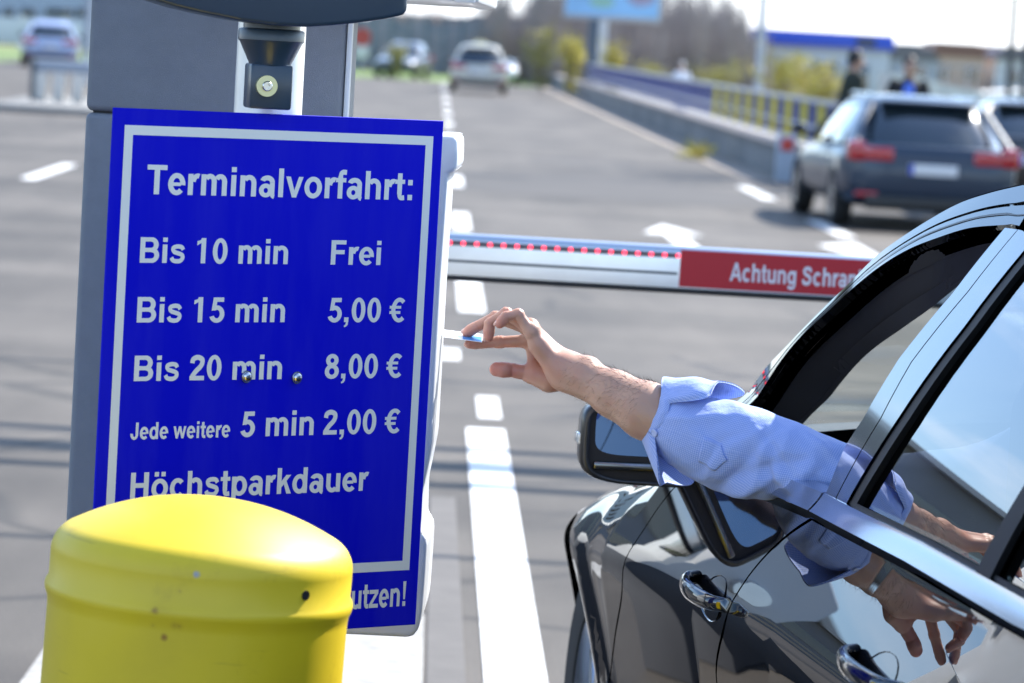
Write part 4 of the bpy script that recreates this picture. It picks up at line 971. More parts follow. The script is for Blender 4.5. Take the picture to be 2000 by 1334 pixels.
def hand_sdf(P):
    # palm: four metacarpals, heel and thenar
    d = None
    for k, w, r0 in (('pinky', (1335, 935, 14), 12), ('ring', (1385, 890, 26), 12.5), ('middle', (1395, 870, 38), 12.5), ('index', (1375, 935, 50), 12)):
        c = capsule(P, FJ[k][0], hp3(*w), (FR[k][0]+1.6)*mm, r0*mm); d = c if d is None else smin(d, c, .012)
    d = smin(d, capsule(P, hp3(1055, 645, 7), hp3(1325, 1005, 14), 13.5*mm, 14.5*mm), .012)
    for i in range(len(FA)-1):
        o = EXW*.011
        c = np.minimum(capsule(P, FA[i]+o*(1 if i < 2 else .6), FA[i+1]+o*.7, FAR[i]*mm*.90, FAR[i+1]*mm*.92), capsule(P, FA[i]-o, FA[i+1]-o*.7, FAR[i]*mm*.93, FAR[i+1]*mm*.94)); d = smin(d, c, .022)
    # wrist: ulnar head, tendons
    d = smin(d, capsule(P, WR, FA[0], 23*mm, 26*mm), .016)
    d = smin(d, ellipsoid(P, at(1150, 712, 5.905), (.013, .011, .010)), .014)
    for k in ('ring', 'middle'):
        d = smin(d, capsule(P, FJ[k][0]+UPW*.0125, hp3(1400, 800, 30)+UPW*.004, 3*mm, 2.6*mm), .007)
    for k in ('pinky', 'ring', 'middle', 'index'): d = smin(d, ellipsoid(P, FJ[k][0]+UPW*.004+RTW*.003, (.0115, .0115, .0115)), .006)
    # thumb with its fleshy base, a crease left between it and the heel of the hand
    t = capsule(P, TH[0], TH[1], 17*mm, 13.5*mm)
    t = smin(t, capsule(P, hp3(1175, 1035, 44), hp3(1035, 950, 48), 16.5*mm, 15*mm), .01)
    th = smin(capsule(P, TH[1], TH[2], 12.3*mm, 11.0*mm), capsule(P, TH[2], TH[3], 11.0*mm, 11.2*mm), .0035)
    th = smin(th, ellipsoid(P, hp3(690, 905, 45), (.0135, .0118, .0118)), .004)
    th = th+groove(P, hp3(772, 905, 50), TH[3]-TH[2], .0009, .0016)+groove(P, hp3(790, 908, 50), TH[3]-TH[2], .0005, .0013)+groove(P, hp3(905, 925, 51), TH[2]-TH[1], .0009, .0017)
    t = smin(t, th, .005)
    # thumb web towards the index
    t = smin(t, capsule(P, hp3(1020, 880, 54), hp3(1000, 680, 60), 9*mm, 10*mm), .012)
    d = smin(d, t, .0035)
    fin = None
    for k in ('index', 'middle', 'ring', 'pinky'):
        J = FJ[k]; r = FR[k]; c = capsule(P, J[0], J[1], r[0]*mm, r[1]*mm*.97)
        c = smin(c, capsule(P, J[1], J[2], r[1]*mm, r[2]*mm*.98), .0028); c = smin(c, capsule(P, J[2], J[3], r[2]*mm, r[3]*mm), .0028)
        # knuckle
        c = smin(c, ellipsoid(P, J[1], (r[1]*1.06*mm,)*3), .003)
        c = smin(c, ellipsoid(P, J[3]*.55+J[2]*.45, (r[3]*1.08*mm,)*3), .004)
        c = c+groove(P, J[2]*.96+J[1]*.04, J[3]-J[1], .0006, .0013)+groove(P, J[1], J[2]-J[0], .0007, .0014)
        fin = c if fin is None else smin(fin, c, .0012)
    return smin(d, fin, .0055)
UPW = -EY; RTW = EX; EXW = FW
lo = np.array([1e9]*3); hi = -lo
for p in [q for v in FJ.values() for q in v]+TH: lo = np.minimum(lo, p-.02); hi = np.maximum(hi, p+.02)
for p, r in zip(FA, FAR): lo = np.minimum(lo, p-r*mm-.02); hi = np.maximum(hi, p+r*mm+.02)
Vh, Fh = surfnet(hand_sdf, lo, hi, .0014)
# upper body, coarser: joins the forearm inside the sleeve
SH = at(1810, 985, 5.68); shc = CMI @ Vector(SH)
NK = np.array(CM @ Vector((shc.x-.06, .40, 1.10))); HDC = np.array(CM @ Vector((shc.x-.02, .39, 1.265)))
PEL = np.array(CM @ Vector((-1.66, .40, .60))); CHS = np.array(CM @ Vector((shc.x-.05, .40, .95))); SHR = np.array(CM @ Vector((shc.x-.06, .18, 1.02)))
EL = at(1450, 875, 5.79)
def body_sdf(P):
    d = capsule(P, FA[4], EL, .036, .037); d = smin(d, capsule(P, EL, SH, .036, .043), .02)
    d = smin(d, capsule(P, PEL, CHS, .15, .16), .06); d = smin(d, capsule(P, SH, SHR, .065, .065), .06)
    d = smin(d, capsule(P, CHS, NK, .10, .055), .05); d = smin(d, capsule(P, NK, HDC, .055, .06), .03)
    d = smin(d, ellipsoid(P, HDC+np.array([0, 0, .015]), (.078, .098, .115)), .02)
    d = smin(d, ellipsoid(P, HDC+FWD*.095+np.array([0, 0, -.01]), (.015, .015, .022)), .02)
    d = smin(d, ellipsoid(P, HDC+FWD*.07+np.array([0, 0, -.075]), (.03, .03, .025)), .03)
    for s_ in (1, -1): d = smin(d, ellipsoid(P, HDC+LEFT*.08*s_-FWD*.005, (.016, .016, .030)), .008)
    kn = np.array(CM @ Vector((-1.18, .42, .64)))
    d = smin(d, capsule(P, PEL, kn+LEFT*.1, .09, .06), .05); d = smin(d, capsule(P, PEL, kn-LEFT*.1, .09, .06), .05)
    hr = np.array(CM @ Vector((-1.10, .25, .88))); er = np.array(CM @ Vector((-1.45, .14, .80)))
    d = smin(d, capsule(P, SHR, er, .05, .042), .03); d = smin(d, capsule(P, er, hr, .04, .03), .03); d = smin(d, ellipsoid(P, hr+FWD*.05, (.045, .045, .04)), .02)
    return d
lo = np.min([PEL, HDC, EL, FA[3], SHR, np.array(CM @ Vector((-1.0, .1, .5)))], 0)-.2; hi = np.max([PEL, HDC, EL, FA[3], SHR, np.array(CM @ Vector((-1.0, .6, .9)))], 0)+.2
Vb, Fb = surfnet(body_sdf, lo, hi, .011)
# drop the coarse surface where the fine forearm takes over
axd = (EL-FA[4])/np.linalg.norm(EL-FA[4]); ta = (Vb-FA[4])@axd
keep = ~((ta < .012) & (np.linalg.norm(Vb-FA[4], axis=1) < .13)); Fb = Fb[keep[Fb].all(1)]
V_all = np.concatenate([Vh, Vb]); F_all = np.concatenate([Fh, Fb+len(Vh)])
body = npmesh('body', V_all, F_all, SKIN, driver, world=True)
fl = np.zeros(len(V_all), np.float32)
for k in FJ:
    for i, wgt in ((3, .75), (2, .45), (1, .35), (0, .12)): fl = np.maximum(fl, wgt*np.exp(-(np.linalg.norm(V_all-FJ[k][i], axis=1)/.016)**2))
for i, wgt in ((3, .95), (2, .75), (1, .5), (0, .35)): fl = np.maximum(fl, wgt*np.exp(-(np.linalg.norm(V_all-TH[i], axis=1)/.026)**2))
fl = np.maximum(fl, .3*np.exp(-(np.linalg.norm(V_all-hp3(1200, 800, 20), axis=1)/.05)**2))
at_ = body.data.attributes.new('flush', 'FLOAT', 'POINT'); at_.data.foreach_set('value', fl[:len(body.data.vertices)] if len(fl) >= len(body.data.vertices) else np.zeros(len(body.data.vertices), np.float32))
# finger nails
NAIL = mat('nail', (.62, .36, .29), .25, coat=.4)
for k, up in (('middle', UPW*.9-RTW*.45), ('ring', -RTW), ('pinky', UPW*.5-RTW*.9), ('index', UPW*-.2+FW*.9)):
    J = FJ[k]; dd = J[3]-J[2]; dd /= np.linalg.norm(dd); up = up-dd*(up@dd); up /= np.linalg.norm(up); sd = np.cross(dd, up)
    c = J[3]+dd*.002+up*(FR[k][3]*mm*.62)
    m_ = MB(); vs = m_.ico((0, 0, 0), 1, 3); X = Matrix(((sd[0]*.0052, dd[0]*.0066, up[0]*.0034, c[0]), (sd[1]*.0052, dd[1]*.0066, up[1]*.0034, c[1]), (sd[2]*.0052, dd[2]*.0066, up[2]*.0034, c[2]), (0, 0, 0, 1)))
    bmesh.ops.transform(m_.bm, matrix=X, verts=vs); m_.build('nail', NAIL, driver, world=True)
# fine dark hairs on the forearm
rg = np.random.RandomState(3); V = []; F = []
ax0, ax1 = FA[0], FA[4]; axv = (ax1-ax0)/np.linalg.norm(ax1-ax0)
tt = (Vh-ax0)@axv; cand = np.where((tt > .012) & (tt < .155))[0]
for vi in rg.choice(cand, 1500):
    p = Vh[vi]; t = (p-ax0)@axv; c = ax0+axv*t; nn = p-c; nn /= np.linalg.norm(nn)
    if rg.rand() > (.25+.75*max(0, nn@UPW)+.45*max(0, -(nn@FW)))*min(1, .35+t*6): continue
    dr = -axv*rg.uniform(.1, .6)-UPW*rg.uniform(.1, .7)*(1-max(0, nn@UPW))+nn*rg.uniform(.12, .35)+np.cross(axv, nn)*rg.uniform(-.5, .5); dr /= np.linalg.norm(dr); Ln = rg.uniform(.009, .019)
    sdv = np.cross(dr, nn); sdv /= np.linalg.norm(sdv)*1.0; i0 = len(V); w_ = 6e-5
    V += [p-sdv*w_-nn*3e-4, p+sdv*w_-nn*3e-4, p+nn*w_*2, p+dr*Ln-nn*Ln*.18]; F += [(i0, i0+1, i0+3), (i0+1, i0+2, i0+3), (i0+2, i0, i0+3)]
mesh('arm_hair', V, F, mat('dark_hair', (.06, .038, .026), .5), driver, world=True)
# hair of the head
def hair_sdf(P):
    d = ellipsoid(P, HDC+np.array([0, 0, .03])-FWD*.012, (.086, .104, .118))
    return np.maximum(d, -(ellipsoid(P, HDC+FWD*.09+np.array([0, 0, -.055]), (.10, .10, .13))))
sdf(hair_sdf, HDC-.16, HDC+.18, .009, 'hair', mat('brown_hair', (.03, .02, .014), .55), driver, world=True)

# shirt: fine blue-white check
def shirt_mat():
    m = mat('blue_check_cotton', (.26, .36, .78), .75, spec=.2); n = m.node_tree.nodes; l = m.node_tree.links; b = n['Principled BSDF']
    t = n.new('ShaderNodeTexCoord'); sp = n.new('ShaderNodeSeparateXYZ'); l.new(t.outputs['UV'], sp.inputs[0]); outs = []
    for i in range(2):
        k = n.new('ShaderNodeMath'); k.operation = 'MULTIPLY'; k.inputs[1].default_value = 2*math.pi/.0026; l.new(sp.outputs[i], k.inputs[0])
        s_ = n.new('ShaderNodeMath'); s_.operation = 'SINE'; l.new(k.outputs[0], s_.inputs[0]); outs.append(s_)
    sm = n.new('ShaderNodeMath'); sm.operation = 'ADD'; l.new(outs[0].outputs[0], sm.inputs[0]); l.new(outs[1].outputs[0], sm.inputs[1])
    k2 = n.new('ShaderNodeMath'); k2.operation = 'MULTIPLY_ADD'; k2.inputs[1].default_value = .25; k2.inputs[2].default_value = .5; l.new(sm.outputs[0], k2.inputs[0])
    rp = ramp_node(n, l, k2.outputs[0], [(.1, (.22, .32, .70)), (.5, (.30, .41, .78)), (.95, (.47, .56, .86))]); l.new(rp.outputs[0], b.inputs['Base Color'])
    z2 = n.new('ShaderNodeTexNoise'); z2.inputs['Scale'].default_value = 70; z2.inputs['Detail'].default_value = 4; l.new(t.outputs['Object'], z2.inputs['Vector'])
    bp = n.new('ShaderNodeBump'); bp.inputs['Strength'].default_value = .5; bp.inputs['Distance'].default_value = .004; l.new(z2.outputs['Fac'], bp.inputs['Height']); l.new(bp.outputs[0], b.inputs['Normal'])
    b.inputs['Sheen Weight'].default_value = .2
    return m
SHIRT = shirt_mat()
# sleeve rings: centre (photo pixel, distance), radius up/down, radius in depth (mm), tilt of the ring
SL = [((1312, 822), 5.838, 49, 47), ((1342, 839), 5.822, 56, 51), ((1380, 854), 5.81, 61, 55), ((1420, 866), 5.80, 65, 58), ((1460, 878), 5.785, 65, 59), ((1500, 889), 5.77, 62, 58), ((1540, 899), 5.755, 57, 56), ((1580, 912), 5.74, 54, 54), ((1620, 926), 5.73, 53, 53), ((1665, 944), 5.72, 55, 55), ((1715, 962), 5.70, 60, 58)]
SLC = [at(p[0][0], p[0][1], p[1]) for p in SL]+[SH*.6+CHS*.4]
SLR = [(p[2]*mm, p[3]*mm) for p in SL]+[(.09, .09)]
def interp_rings(C, Rr, n):
    C = np.array(C); Rr = np.array(Rr); k = len(C)-1; o = []
    for i in range(n+1):
        t = i/n*k; j = min(int(t), k-1); f = t-j
        def cr(A):
            p0, p1, p2, p3 = A[max(j-1, 0)], A[j], A[j+1], A[min(j+2, k)]
            return .5*((2*p1)+(-p0+p2)*f+(2*p0-5*p1+4*p2-p3)*f*f+(-p0+3*p1-3*p2+p3)*f**3)
        o.append((cr(C), cr(Rr)))
    return o
RG = interp_rings(SLC, SLR, 110); NA = 120
V = []; UV = []; Lc = 0; prev = None; SLG = []
for i, (c, r) in enumerate(RG):
    c1 = RG[min(i+1, len(RG)-1)][0]; c0 = RG[max(i-1, 0)][0]; tx = c1-c0; tx /= np.linalg.norm(tx)
    up = UPW-tx*(UPW@tx); up /= np.linalg.norm(up); dp = np.cross(tx, up); dp = dp if dp@FW < 0 else -dp      # dp points to the camera
    if prev is not None: Lc += np.linalg.norm(c-prev)
    prev = c; s_ = Lc; row = []
    for k in range(NA):
        a = 2*math.pi*k/NA            # 0 = camera side, 90 = up
        rad = 1.0
        # folds: bunching where the sleeve lies on the door, long diagonal pulls, small crumples
        e = math.exp(-((s_-.235)/.05)**2); rad += e*.085*math.sin(2*math.pi*(s_-.02*math.sin(a+.8))/.045+1.2*math.cos(a))*(.55-.45*math.sin(a))
        rad += .045*math.sin(3*a+s_*26+.6)*math.exp(-((s_-.13)/.10)**2)*(.5+.5*math.cos(a+1.0))
        rad += .11*math.exp(-((((a+.9+math.pi) % (2*math.pi))-math.pi-(s_-.16)*9)/.17)**2)*math.exp(-((s_-.17)/.07)**2)
        rad -= .10*math.exp(-((((a+.35+math.pi) % (2*math.pi))-math.pi-(s_-.17)*9)/.18)**2)*math.exp(-((s_-.18)/.07)**2)
        rad += .10*math.exp(-((((a-1.0+math.pi) % (2*math.pi))-math.pi+(s_-.24)*12)/.18)**2)*math.exp(-((s_-.25)/.06)**2)
        rad += .08*math.exp(-((((a+.2+math.pi) % (2*math.pi))-math.pi+(s_-.20)*14)/.16)**2)*math.exp(-((s_-.215)/.04)**2)-.07*math.exp(-((((a-.25+math.pi) % (2*math.pi))-math.pi+(s_-.20)*14)/.14)**2)*math.exp(-((s_-.215)/.04)**2)+.07*math.exp(-((((a-.6+math.pi) % (2*math.pi))-math.pi-(s_-.07)*6)/.16)**2)*math.exp(-((s_-.06)/.05)**2)
        rad += .022*math.sin(5*a-s_*60)*math.exp(-((s_-.30)/.08)**2)+.012*math.sin(7*a+s_*90+2)
        wf = math.exp(-((((a+.45+math.pi) % (2*math.pi))-math.pi)/.95)**2); a_ = ((a+math.pi) % (2*math.pi))-math.pi
        for (s0_, k_, w1_, am) in ((.180, .020, .011, .11), (.158, .034, .013, -.13), (.214, -.016, .012, .09), (.197, -.006, .010, -.09), (.248, .030, .012, .07), (.232, .012, .010, -.07), (.128, .055, .012, .05), (.112, .05, .012, -.04)):
            rad += am*wf*math.exp(-((s_-s0_-k_*a_-.004*math.sin(3*a_+s0_*90))/w1_)**2)
        sag = .010*max(0, -math.sin(a))*math.exp(-((s_-.10)/.07)**2)
        p = c+up*(math.sin(a)*r[0]*rad-sag)+dp*math.cos(a)*r[1]*rad
        row.append(p); UV.append((s_, a*.055))
    V += row; SLG.append((c, up, dp, tx))
F = []
for i in range(len(RG)-1):
    for k in range(NA): F.append((i*NA+k, i*NA+(k+1) % NA, (i+1)*NA+(k+1) % NA, (i+1)*NA+k))
shirt = mesh('shirt', V, F, SHIRT, driver, smooth=True, world=True, uv=UV)
def chest_sdf(P):
    d = capsule(P, PEL, CHS, .165, .175); d = smin(d, capsule(P, SH, SHR, .08, .08), .06); d = smin(d, capsule(P, CHS, NK-np.array([0, 0, .03]), .115, .075), .05)
    er = np.array(CM @ Vector((-1.45, .14, .80))); return smin(d, capsule(P, SHR, er, .066, .058), .04)
sdf(chest_sdf, lo, hi, .014, 'shirt_body', mat('blue_cotton', (.27, .375, .76), .75), driver, world=True)
tr = np.array(CM @ Vector((-1.18, .42, .64)))
def trs(P): return np.minimum(smin(capsule(P, PEL, tr+LEFT*.1, .11, .075), capsule(P, PEL, tr-LEFT*.1, .11, .075), .05), capsule(P, PEL-np.array([0, 0, .02]), PEL+np.array([0, 0, .06]), .16, .16))
sdf(trs, lo-.1, hi, .016, 'trousers', mat('dark_trousers', (.02, .022, .03), .8), driver, world=True)
# turned-back cuff, open at the camera side: sheet with thickness
def cuff(name, a0, a1, prof, nA=46):
    """prof: list of (s along the arm in m from the cuff edge, lift) as functions of angle"""
    c, up, dp, tx = CUFF0
    G = []; UVg = []
    for i in range(nA+1):
        a = a0+(a1-a0)*i/nA; row = []
        for j in range(15):
            t = j/14; s_, r_ = prof(a, t); p = c+tx*s_+up*math.sin(a)*r_[0]+dp*math.cos(a)*r_[1]; row.append(p); UVg.append((s_+.0007, a*.055))
        G.append(row)
    G = np.array(G); n = np.cross(np.gradient(G, axis=0), np.gradient(G, axis=1)); n /= np.maximum(np.linalg.norm(n, axis=-1, keepdims=True), 1e-9)
    th = .0013; A = (G+n*th).reshape(-1, 3); B = (G-n*th).reshape(-1, 3); V = np.concatenate([A, B]); N2 = len(A); F = []; m_ = 15
    for i in range(nA):
        for j in range(14):
            q = (i*m_+j, (i+1)*m_+j, (i+1)*m_+j+1, i*m_+j+1); F.append(q); F.append(tuple(N2+x for x in q[::-1]))
    bl = [(i, 0) for i in range(nA+1)]+[(nA, j) for j in range(1, m_)]+[(i, m_-1) for i in range(nA-1, -1, -1)]+[(0, j) for j in range(m_-2, 0, -1)]
    for k in range(len(bl)):
        p = bl[k][0]*m_+bl[k][1]; q = bl[(k+1) % len(bl)]; q = q[0]*m_+q[1]; F.append((p, q, N2+q, N2+p))
    return mesh(name, V, F, SHIRT, driver, smooth=True, world=True, uv=np.concatenate([UVg, UVg]))
c_ = at(1291, 801, 5.846); tx = SLC[2]-c_; tx /= np.linalg.norm(tx); up = UPW-tx*(UPW@tx); up /= np.linalg.norm(up); dp = np.cross(tx, up); dp = dp if dp@FW < 0 else -dp
CUFF0 = (c_, up, dp, tx)
def sst(x, a, b): t = min(1, max(0, (x-a)/(b-a))); return t*t*(3-2*t)
def cprof(a, t):
    # t: 0 = fold edge round the arm, 1 = free edge; long loose flaps above and below, a narrow band on the camera side
    sa, ca = math.sin(a), math.cos(a); topf = sst(sa, .50, .84); bot = sst(-sa, .50, .90)
    s0 = -.019+.036*max(0, ca)**1.6
    Lg = .017+.068*topf+.062*bot+.045*max(0, -ca)
    fl_ = .005+.036*topf+.056*bot*(.8+.2*ca)+.012*max(0, -ca)
    curl = .0035*math.sin(math.pi*t)+.004*topf*math.sin(2.6*math.pi*t+.6+2*a)*t+.003*bot*math.sin(5*a)*t
    s_ = s0+Lg*t-.0025*math.sin(math.pi*min(1, 6*t))*(t < .17)
    return s_, (.0462+fl_*t**1.25+curl, .0455+fl_*.8*t**1.25+curl)
cuff('cuff', R(-32), R(327), cprof, nA=150)
# button and sewn placket tab
def on_sleeve(i, a, lift=.0015):
    k = int(round(a/(2*math.pi)*NA)) % NA; p = np.array(V_SL[i*NA+k]); c = RG[i][0]; nn = p-c; nn /= np.linalg.norm(nn); return p+nn*lift, nn
V_SL = [tuple(v.co) for v in shirt.data.vertices]
V_SL = [tuple(base_matrix(shirt) @ Vector(v)) for v in V_SL]
bp_, bn = on_sleeve(4, R(-14), .0015)
q_ = Vector(bn).to_track_quat('Z', 'Y').to_matrix().to_4x4(); q_.translation = Vector(bp_)
m_ = MB(); m_.lathe([(0, 0), (.0056, 0), (.0060, .0008), (.0060, .0018), (.0048, .0026), (.0040, .0020), (0, .0020)], 24, q_)
m_.build('button', mat('shirt_button', (.42, .50, .78), .25, coat=.5), driver, world=True)
tabV = []; tabF = []; rows_ = list(range(-9, 2)); n_i = 18
for kk in rows_:
    end = 39-abs(kk+4)*.9
    for ii in range(n_i):
        fi_ = 23+(end-23)*ii/(n_i-1); i0 = int(fi_); f_ = fi_-i0
        pa_, na_ = on_sleeve(i0, 2*math.pi*kk/NA, .0016); pb_, nb_ = on_sleeve(i0+1, 2*math.pi*kk/NA, .0016); tabV.append(pa_*(1-f_)+pb_*f_)
for r_ in range(len(rows_)-1):
    for ii in range(n_i-1): q = r_*n_i+ii; tabF.append((q, q+1, q+n_i+1, q+n_i))
pk_ = mesh('placket', tabV, tabF, SHIRT, driver, smooth=True, world=True, uv=[(ii*.0026*.8, r_*.003) for r_ in range(len(rows_)) for ii in range(n_i)])
sm_ = pk_.modifiers.new('thickness', 'SOLIDIFY'); sm_.thickness = .0022; sm_.offset = 0
# the card, half pushed into the slot
CQ = [hp3(30, 548, 22), hp3(452, 606, 26), hp3(462, 520, 76), hp3(30, 470, 74)]
n_ = np.cross(CQ[1]-CQ[0], CQ[3]-CQ[0]); n_ /= np.linalg.norm(n_); n_ = n_ if n_[2] > 0 else -n_
card = thing('ticket_card', 'white and blue parking card held between two fingers at the machine', 'card', tuple(np.mean(CQ, 0)))
def quad(name, q, m, t, lift=0):
    V = [tuple(p+n_*lift) for p in q]+[tuple(p+n_*(lift+t)) for p in q]
    mesh(name, V, [(3, 2, 1, 0), (4, 5, 6, 7), (0, 1, 5, 4), (1, 2, 6, 5), (2, 3, 7, 6), (3, 0, 4, 7)], m, card, world=True)
quad('sheet', CQ, mat('card_white', (.80, .84, .86), .35), .0006)
def lerpq(t0, t1, s0, s1):
    f = lambda t, s_: CQ[0]*(1-t)*(1-s_)+CQ[1]*t*(1-s_)+CQ[2]*t*s_+CQ[3]*(1-t)*s_
    return [f(t0, s0), f(t1, s0), f(t1, s1), f(t0, s1)]
quad('blue_print', lerpq(.50, .985, .04, .62), mat('card_blue', (.05, .25, .62), .35), .0003, .0007)
quad('blue_print', lerpq(.12, .36, .10, .60), mat('card_pale_blue', (.30, .58, .80), .35), .0003, .0007)

# ------------------------------------------------------------------ background cars
def loft_body(name, st, m, parent, zb=.0):
    """st: (y, half width, z low, z high) -> rounded body"""
    V = []; F = []; n = 20
    for (y, w, z0, z1) in st:
        cz = (z0+z1)/2; hz = (z1-z0)/2
        for k in range(n):
            a = 2*math.pi*(k+.5)/n; V.append((w*math.copysign(abs(math.cos(a))**.42, math.cos(a)), y, cz+hz*math.copysign(abs(math.sin(a))**.5, math.sin(a))))
    for i in range(len(st)-1):
        for k in range(n): F.append((i*n+k, i*n+(k+1) % n, (i+1)*n+(k+1) % n, (i+1)*n+k))
    F.append(tuple(range(n))[::-1]); F.append(tuple(range((len(st)-1)*n, len(st)*n)))
    bm = bmesh.new(); vs = [bm.verts.new(v) for v in V]
    for f in F: bm.faces.new([vs[i] for i in f])
    bmesh.ops.recalc_face_normals(bm, faces=bm.faces[:])
    me = bpy.data.meshes.new(name); bm.to_mesh(me); bm.free(); me.materials.append(m); me.polygons.foreach_set('use_smooth', [True]*len(me.polygons)); me.set_sharp_from_angle(angle=R(50))
    o = bpy.data.objects.new(name, me); link(o, parent); return o
DGLASS = mat('dark_car_glass', (.02, .028, .032), .04, coat=1.0, spec=.8)
TAIL = mat('tail_lamp', (.42, .008, .02), .15, coat=1.0)
PLATE = mat('number_plate', (.72, .72, .72), .4); PLATEBLUE = mat('plate_blue', (.02, .06, .5), .4)
def bg_car(name, label, paint, loc, yaw=0.0, Ln=4.45, w=.88, h=1.44, kind='estate', lights=TAIL, group=None, extra=None):
    c = thing(name, label, 'car', loc, (0, 0, yaw), group)
    zb_ = .92
    loft_body('body', [(0.0, w*.80, .42, .80), (.04, w*.93, .30, .90), (.22, w*.985, .22, zb_+.02), (.8, w, .2, zb_+.02), (Ln*.5, w, .2, zb_), (Ln-1.1, w*.99, .2, zb_-.06), (Ln-.4, w*.94, .22, zb_-.18), (Ln-.08, w*.82, .28, zb_-.26), (Ln, w*.66, .38, .58)], paint, c)
    if kind == 'estate': rb, rt, ft, fb = .08, .62, Ln-2.15, Ln-1.25
    else: rb, rt, ft, fb = .55, 1.15, Ln-2.25, Ln-1.25
    # greenhouse: glass house with painted roof and pillars
    wb, wt = w*.93, w*.66
    def ring(z, y0, y1, ww):
        q = []; n = 28
        for k in range(n):
            a = 2*math.pi*(k+.5)/n; cx_, sy = math.cos(a), math.sin(a)
            q.append((ww*math.copysign(abs(cx_)**.50, cx_), (y0+y1)/2+(y1-y0)/2*math.copysign(abs(sy)**.46, sy), z))
        return q
    n = 28; rows = []
    for t in (0, .33, .64, .83): rows.append(ring(zb_-.03+(h-zb_+.0)*t, rb+(rt-rb)*t**1.25, fb+(ft-fb)*t**1.1, wb+(wt-wb)*t**1.3))
    V = [p for r in rows for p in r]; F = [(i*n+k, i*n+(k+1) % n, (i+1)*n+(k+1) % n, (i+1)*n+k) for i in range(len(rows)-1) for k in range(n)]
    mesh('window_glass', V, F, DGLASS, c, smooth=True)
    rr = [rows[-1], ring(h-.05, rt+.0, ft-.0, wt*1.0), ring(h-.015, rt+.08, ft-.12, wt*.92), ring(h+.012, rt+.25, ft-.3, wt*.74), ring(h+.03, rt+.5, ft-.6, wt*.42)]
    V = [p for r in rr for p in r]; F = [(i*n+k, i*n+(k+1) % n, (i+1)*n+(k+1) % n, (i+1)*n+k) for i in range(4) for k in range(n)]+[tuple(range(4*n, 5*n))]
    mesh('roof', V, F, paint, c, smooth=True)
    ym = (rb+fb)/2
    for s_ in (1, -1):
        for (y0, y1, r_) in ((rb+.03, rt+.0, .05), (fb-.03, ft, .035), (ym, ym-.1, .03)):
            m_ = MB(); m_.tube((s_*(wb-.045 if y0 != ym else wb-.004), y0, zb_-.03), (s_*(wt-.02 if y0 != ym else wt+.01), y1, h-.09), r_, r_*.9, n=10); m_.build('pillar', paint, c)
    if kind == 'estate':
        m_ = MB(); m_.box((0, rt-.06, h-.045), (wt*1.7, .26, .035), bev=.015); m_.build('roof_spoiler', paint, c)
    for s_ in (1, -1):
        m_ = MB(); m_.box((s_*w*.66, .035, .80), (w*.42, .08, .14), bev=.02); m_.box((s_*w*.875, .10, .825), (w*.20, .26, .21), bev=.04); m_.build('tail_light', lights, c)
        m_ = MB(); m_.box((s_*w*.74, .03, .38), (w*.26, .06, .05), bev=.012); m_.build('reflector', lights, c)
        m_ = MB(); m_.ico((s_*(w+.08), fb-.25, zb_+.06), .10, 2, (1, .55, .7)); m_.build('wing_mirror', BLACKGLOSS, c)
    m_ = MB(); m_.box((0, -.005, .66), (.52, .02, .115), bev=.004); p_ = m_.build('number_plate', PLATE, c)
    m_ = MB(); m_.box((-.235, -.018, .66), (.045, .006, .108)); m_.build('plate_band', PLATEBLUE, p_)
    m_ = MB(); m_.box((0, .03, .30), (w*1.5, .10, .16), bev=.03); m_.build('rear_bumper', PLASTIC_BLACK, c)
    for y in (.88, Ln-.86):
        for s_ in (1, -1):
            wh = bpy.data.objects.new('wheel', None); link(wh, c); wh.location = (s_*(w-.10), y, .32); X = Matrix.Rotation(R(90*s_), 4, 'Y')
            m_ = MB(); m_.lathe([(.2, -.10), (.30, -.10), (.32, -.07), (.32, .07), (.30, .10), (.215, .10), (.21, .05)], 28, X); m_.build('tyre', TYRE, wh)
            m_ = MB(); m_.lathe([(.21, .06), (.205, .095), (.12, .075), (.06, .095), (0, .095)], 24, X); m_.build('rim', RIM, wh)
    if extra: extra(c, w, h, rt, ft)
    return c
p_dark = mat('slate_blue_paint', (.014, .034, .066), .35, metal=.2, coat=.5)
p_white = mat('white_paint', (.70, .71, .74), .25, coat=1.0); p_cream = mat('cream_paint', (.62, .58, .48), .28, coat=1.0); p_silver = mat('pale_blue_paint', (.36, .44, .66), .25, metal=.2, coat=1.0); p_grey = mat('grey_paint', (.10, .11, .115), .25, coat=1.0)
def rails(c, w, h, rt, ft):
    for s_ in (1, -1):
        m_ = MB(); m_.tube((s_*w*.60, rt+.2, h+.015), (s_*w*.60, ft-.2, h+.015), .016, n=8); m_.build('roof_rail', p_silver, c)
def taxi(c, w, h, rt, ft):
    m_ = MB(); m_.box((0, (rt+ft)/2, h+.07), (.42, .14, .13), bev=.03); m_.build('roof_sign', mat('sign_pale_yellow', (.75, .70, .45), .4), c)
dc = bg_car('parked_car', 'dark blue-grey estate car with red tail lights parked in front of two people', p_dark, (4.86, 37.15, 0), R(2.5), 4.6, .94, 1.40, 'estate', extra=rails)
dc.scale = (.92, .92, .92)
bg_car('parked_car', 'black hatchback half hidden at the right edge beyond the dark estate car', mat('black_paint', (.012, .012, .014), .3, coat=1.0), (6.62, 41.6, 0), R(-3), 4.1, .86, 1.29, 'estate')
wagon = bg_car('driving_car', 'cream estate taxi driving away in the right lane', p_cream, (1.32, 119.5, 0), R(-.5), 4.8, .90, 1.48, 'estate', extra=taxi)
bg_car('driving_car', 'pale blue saloon car driving away on the left carriageway', p_silver, (-12.35, 123, 0), R(5), 4.5, .90, 1.45, 'saloon')
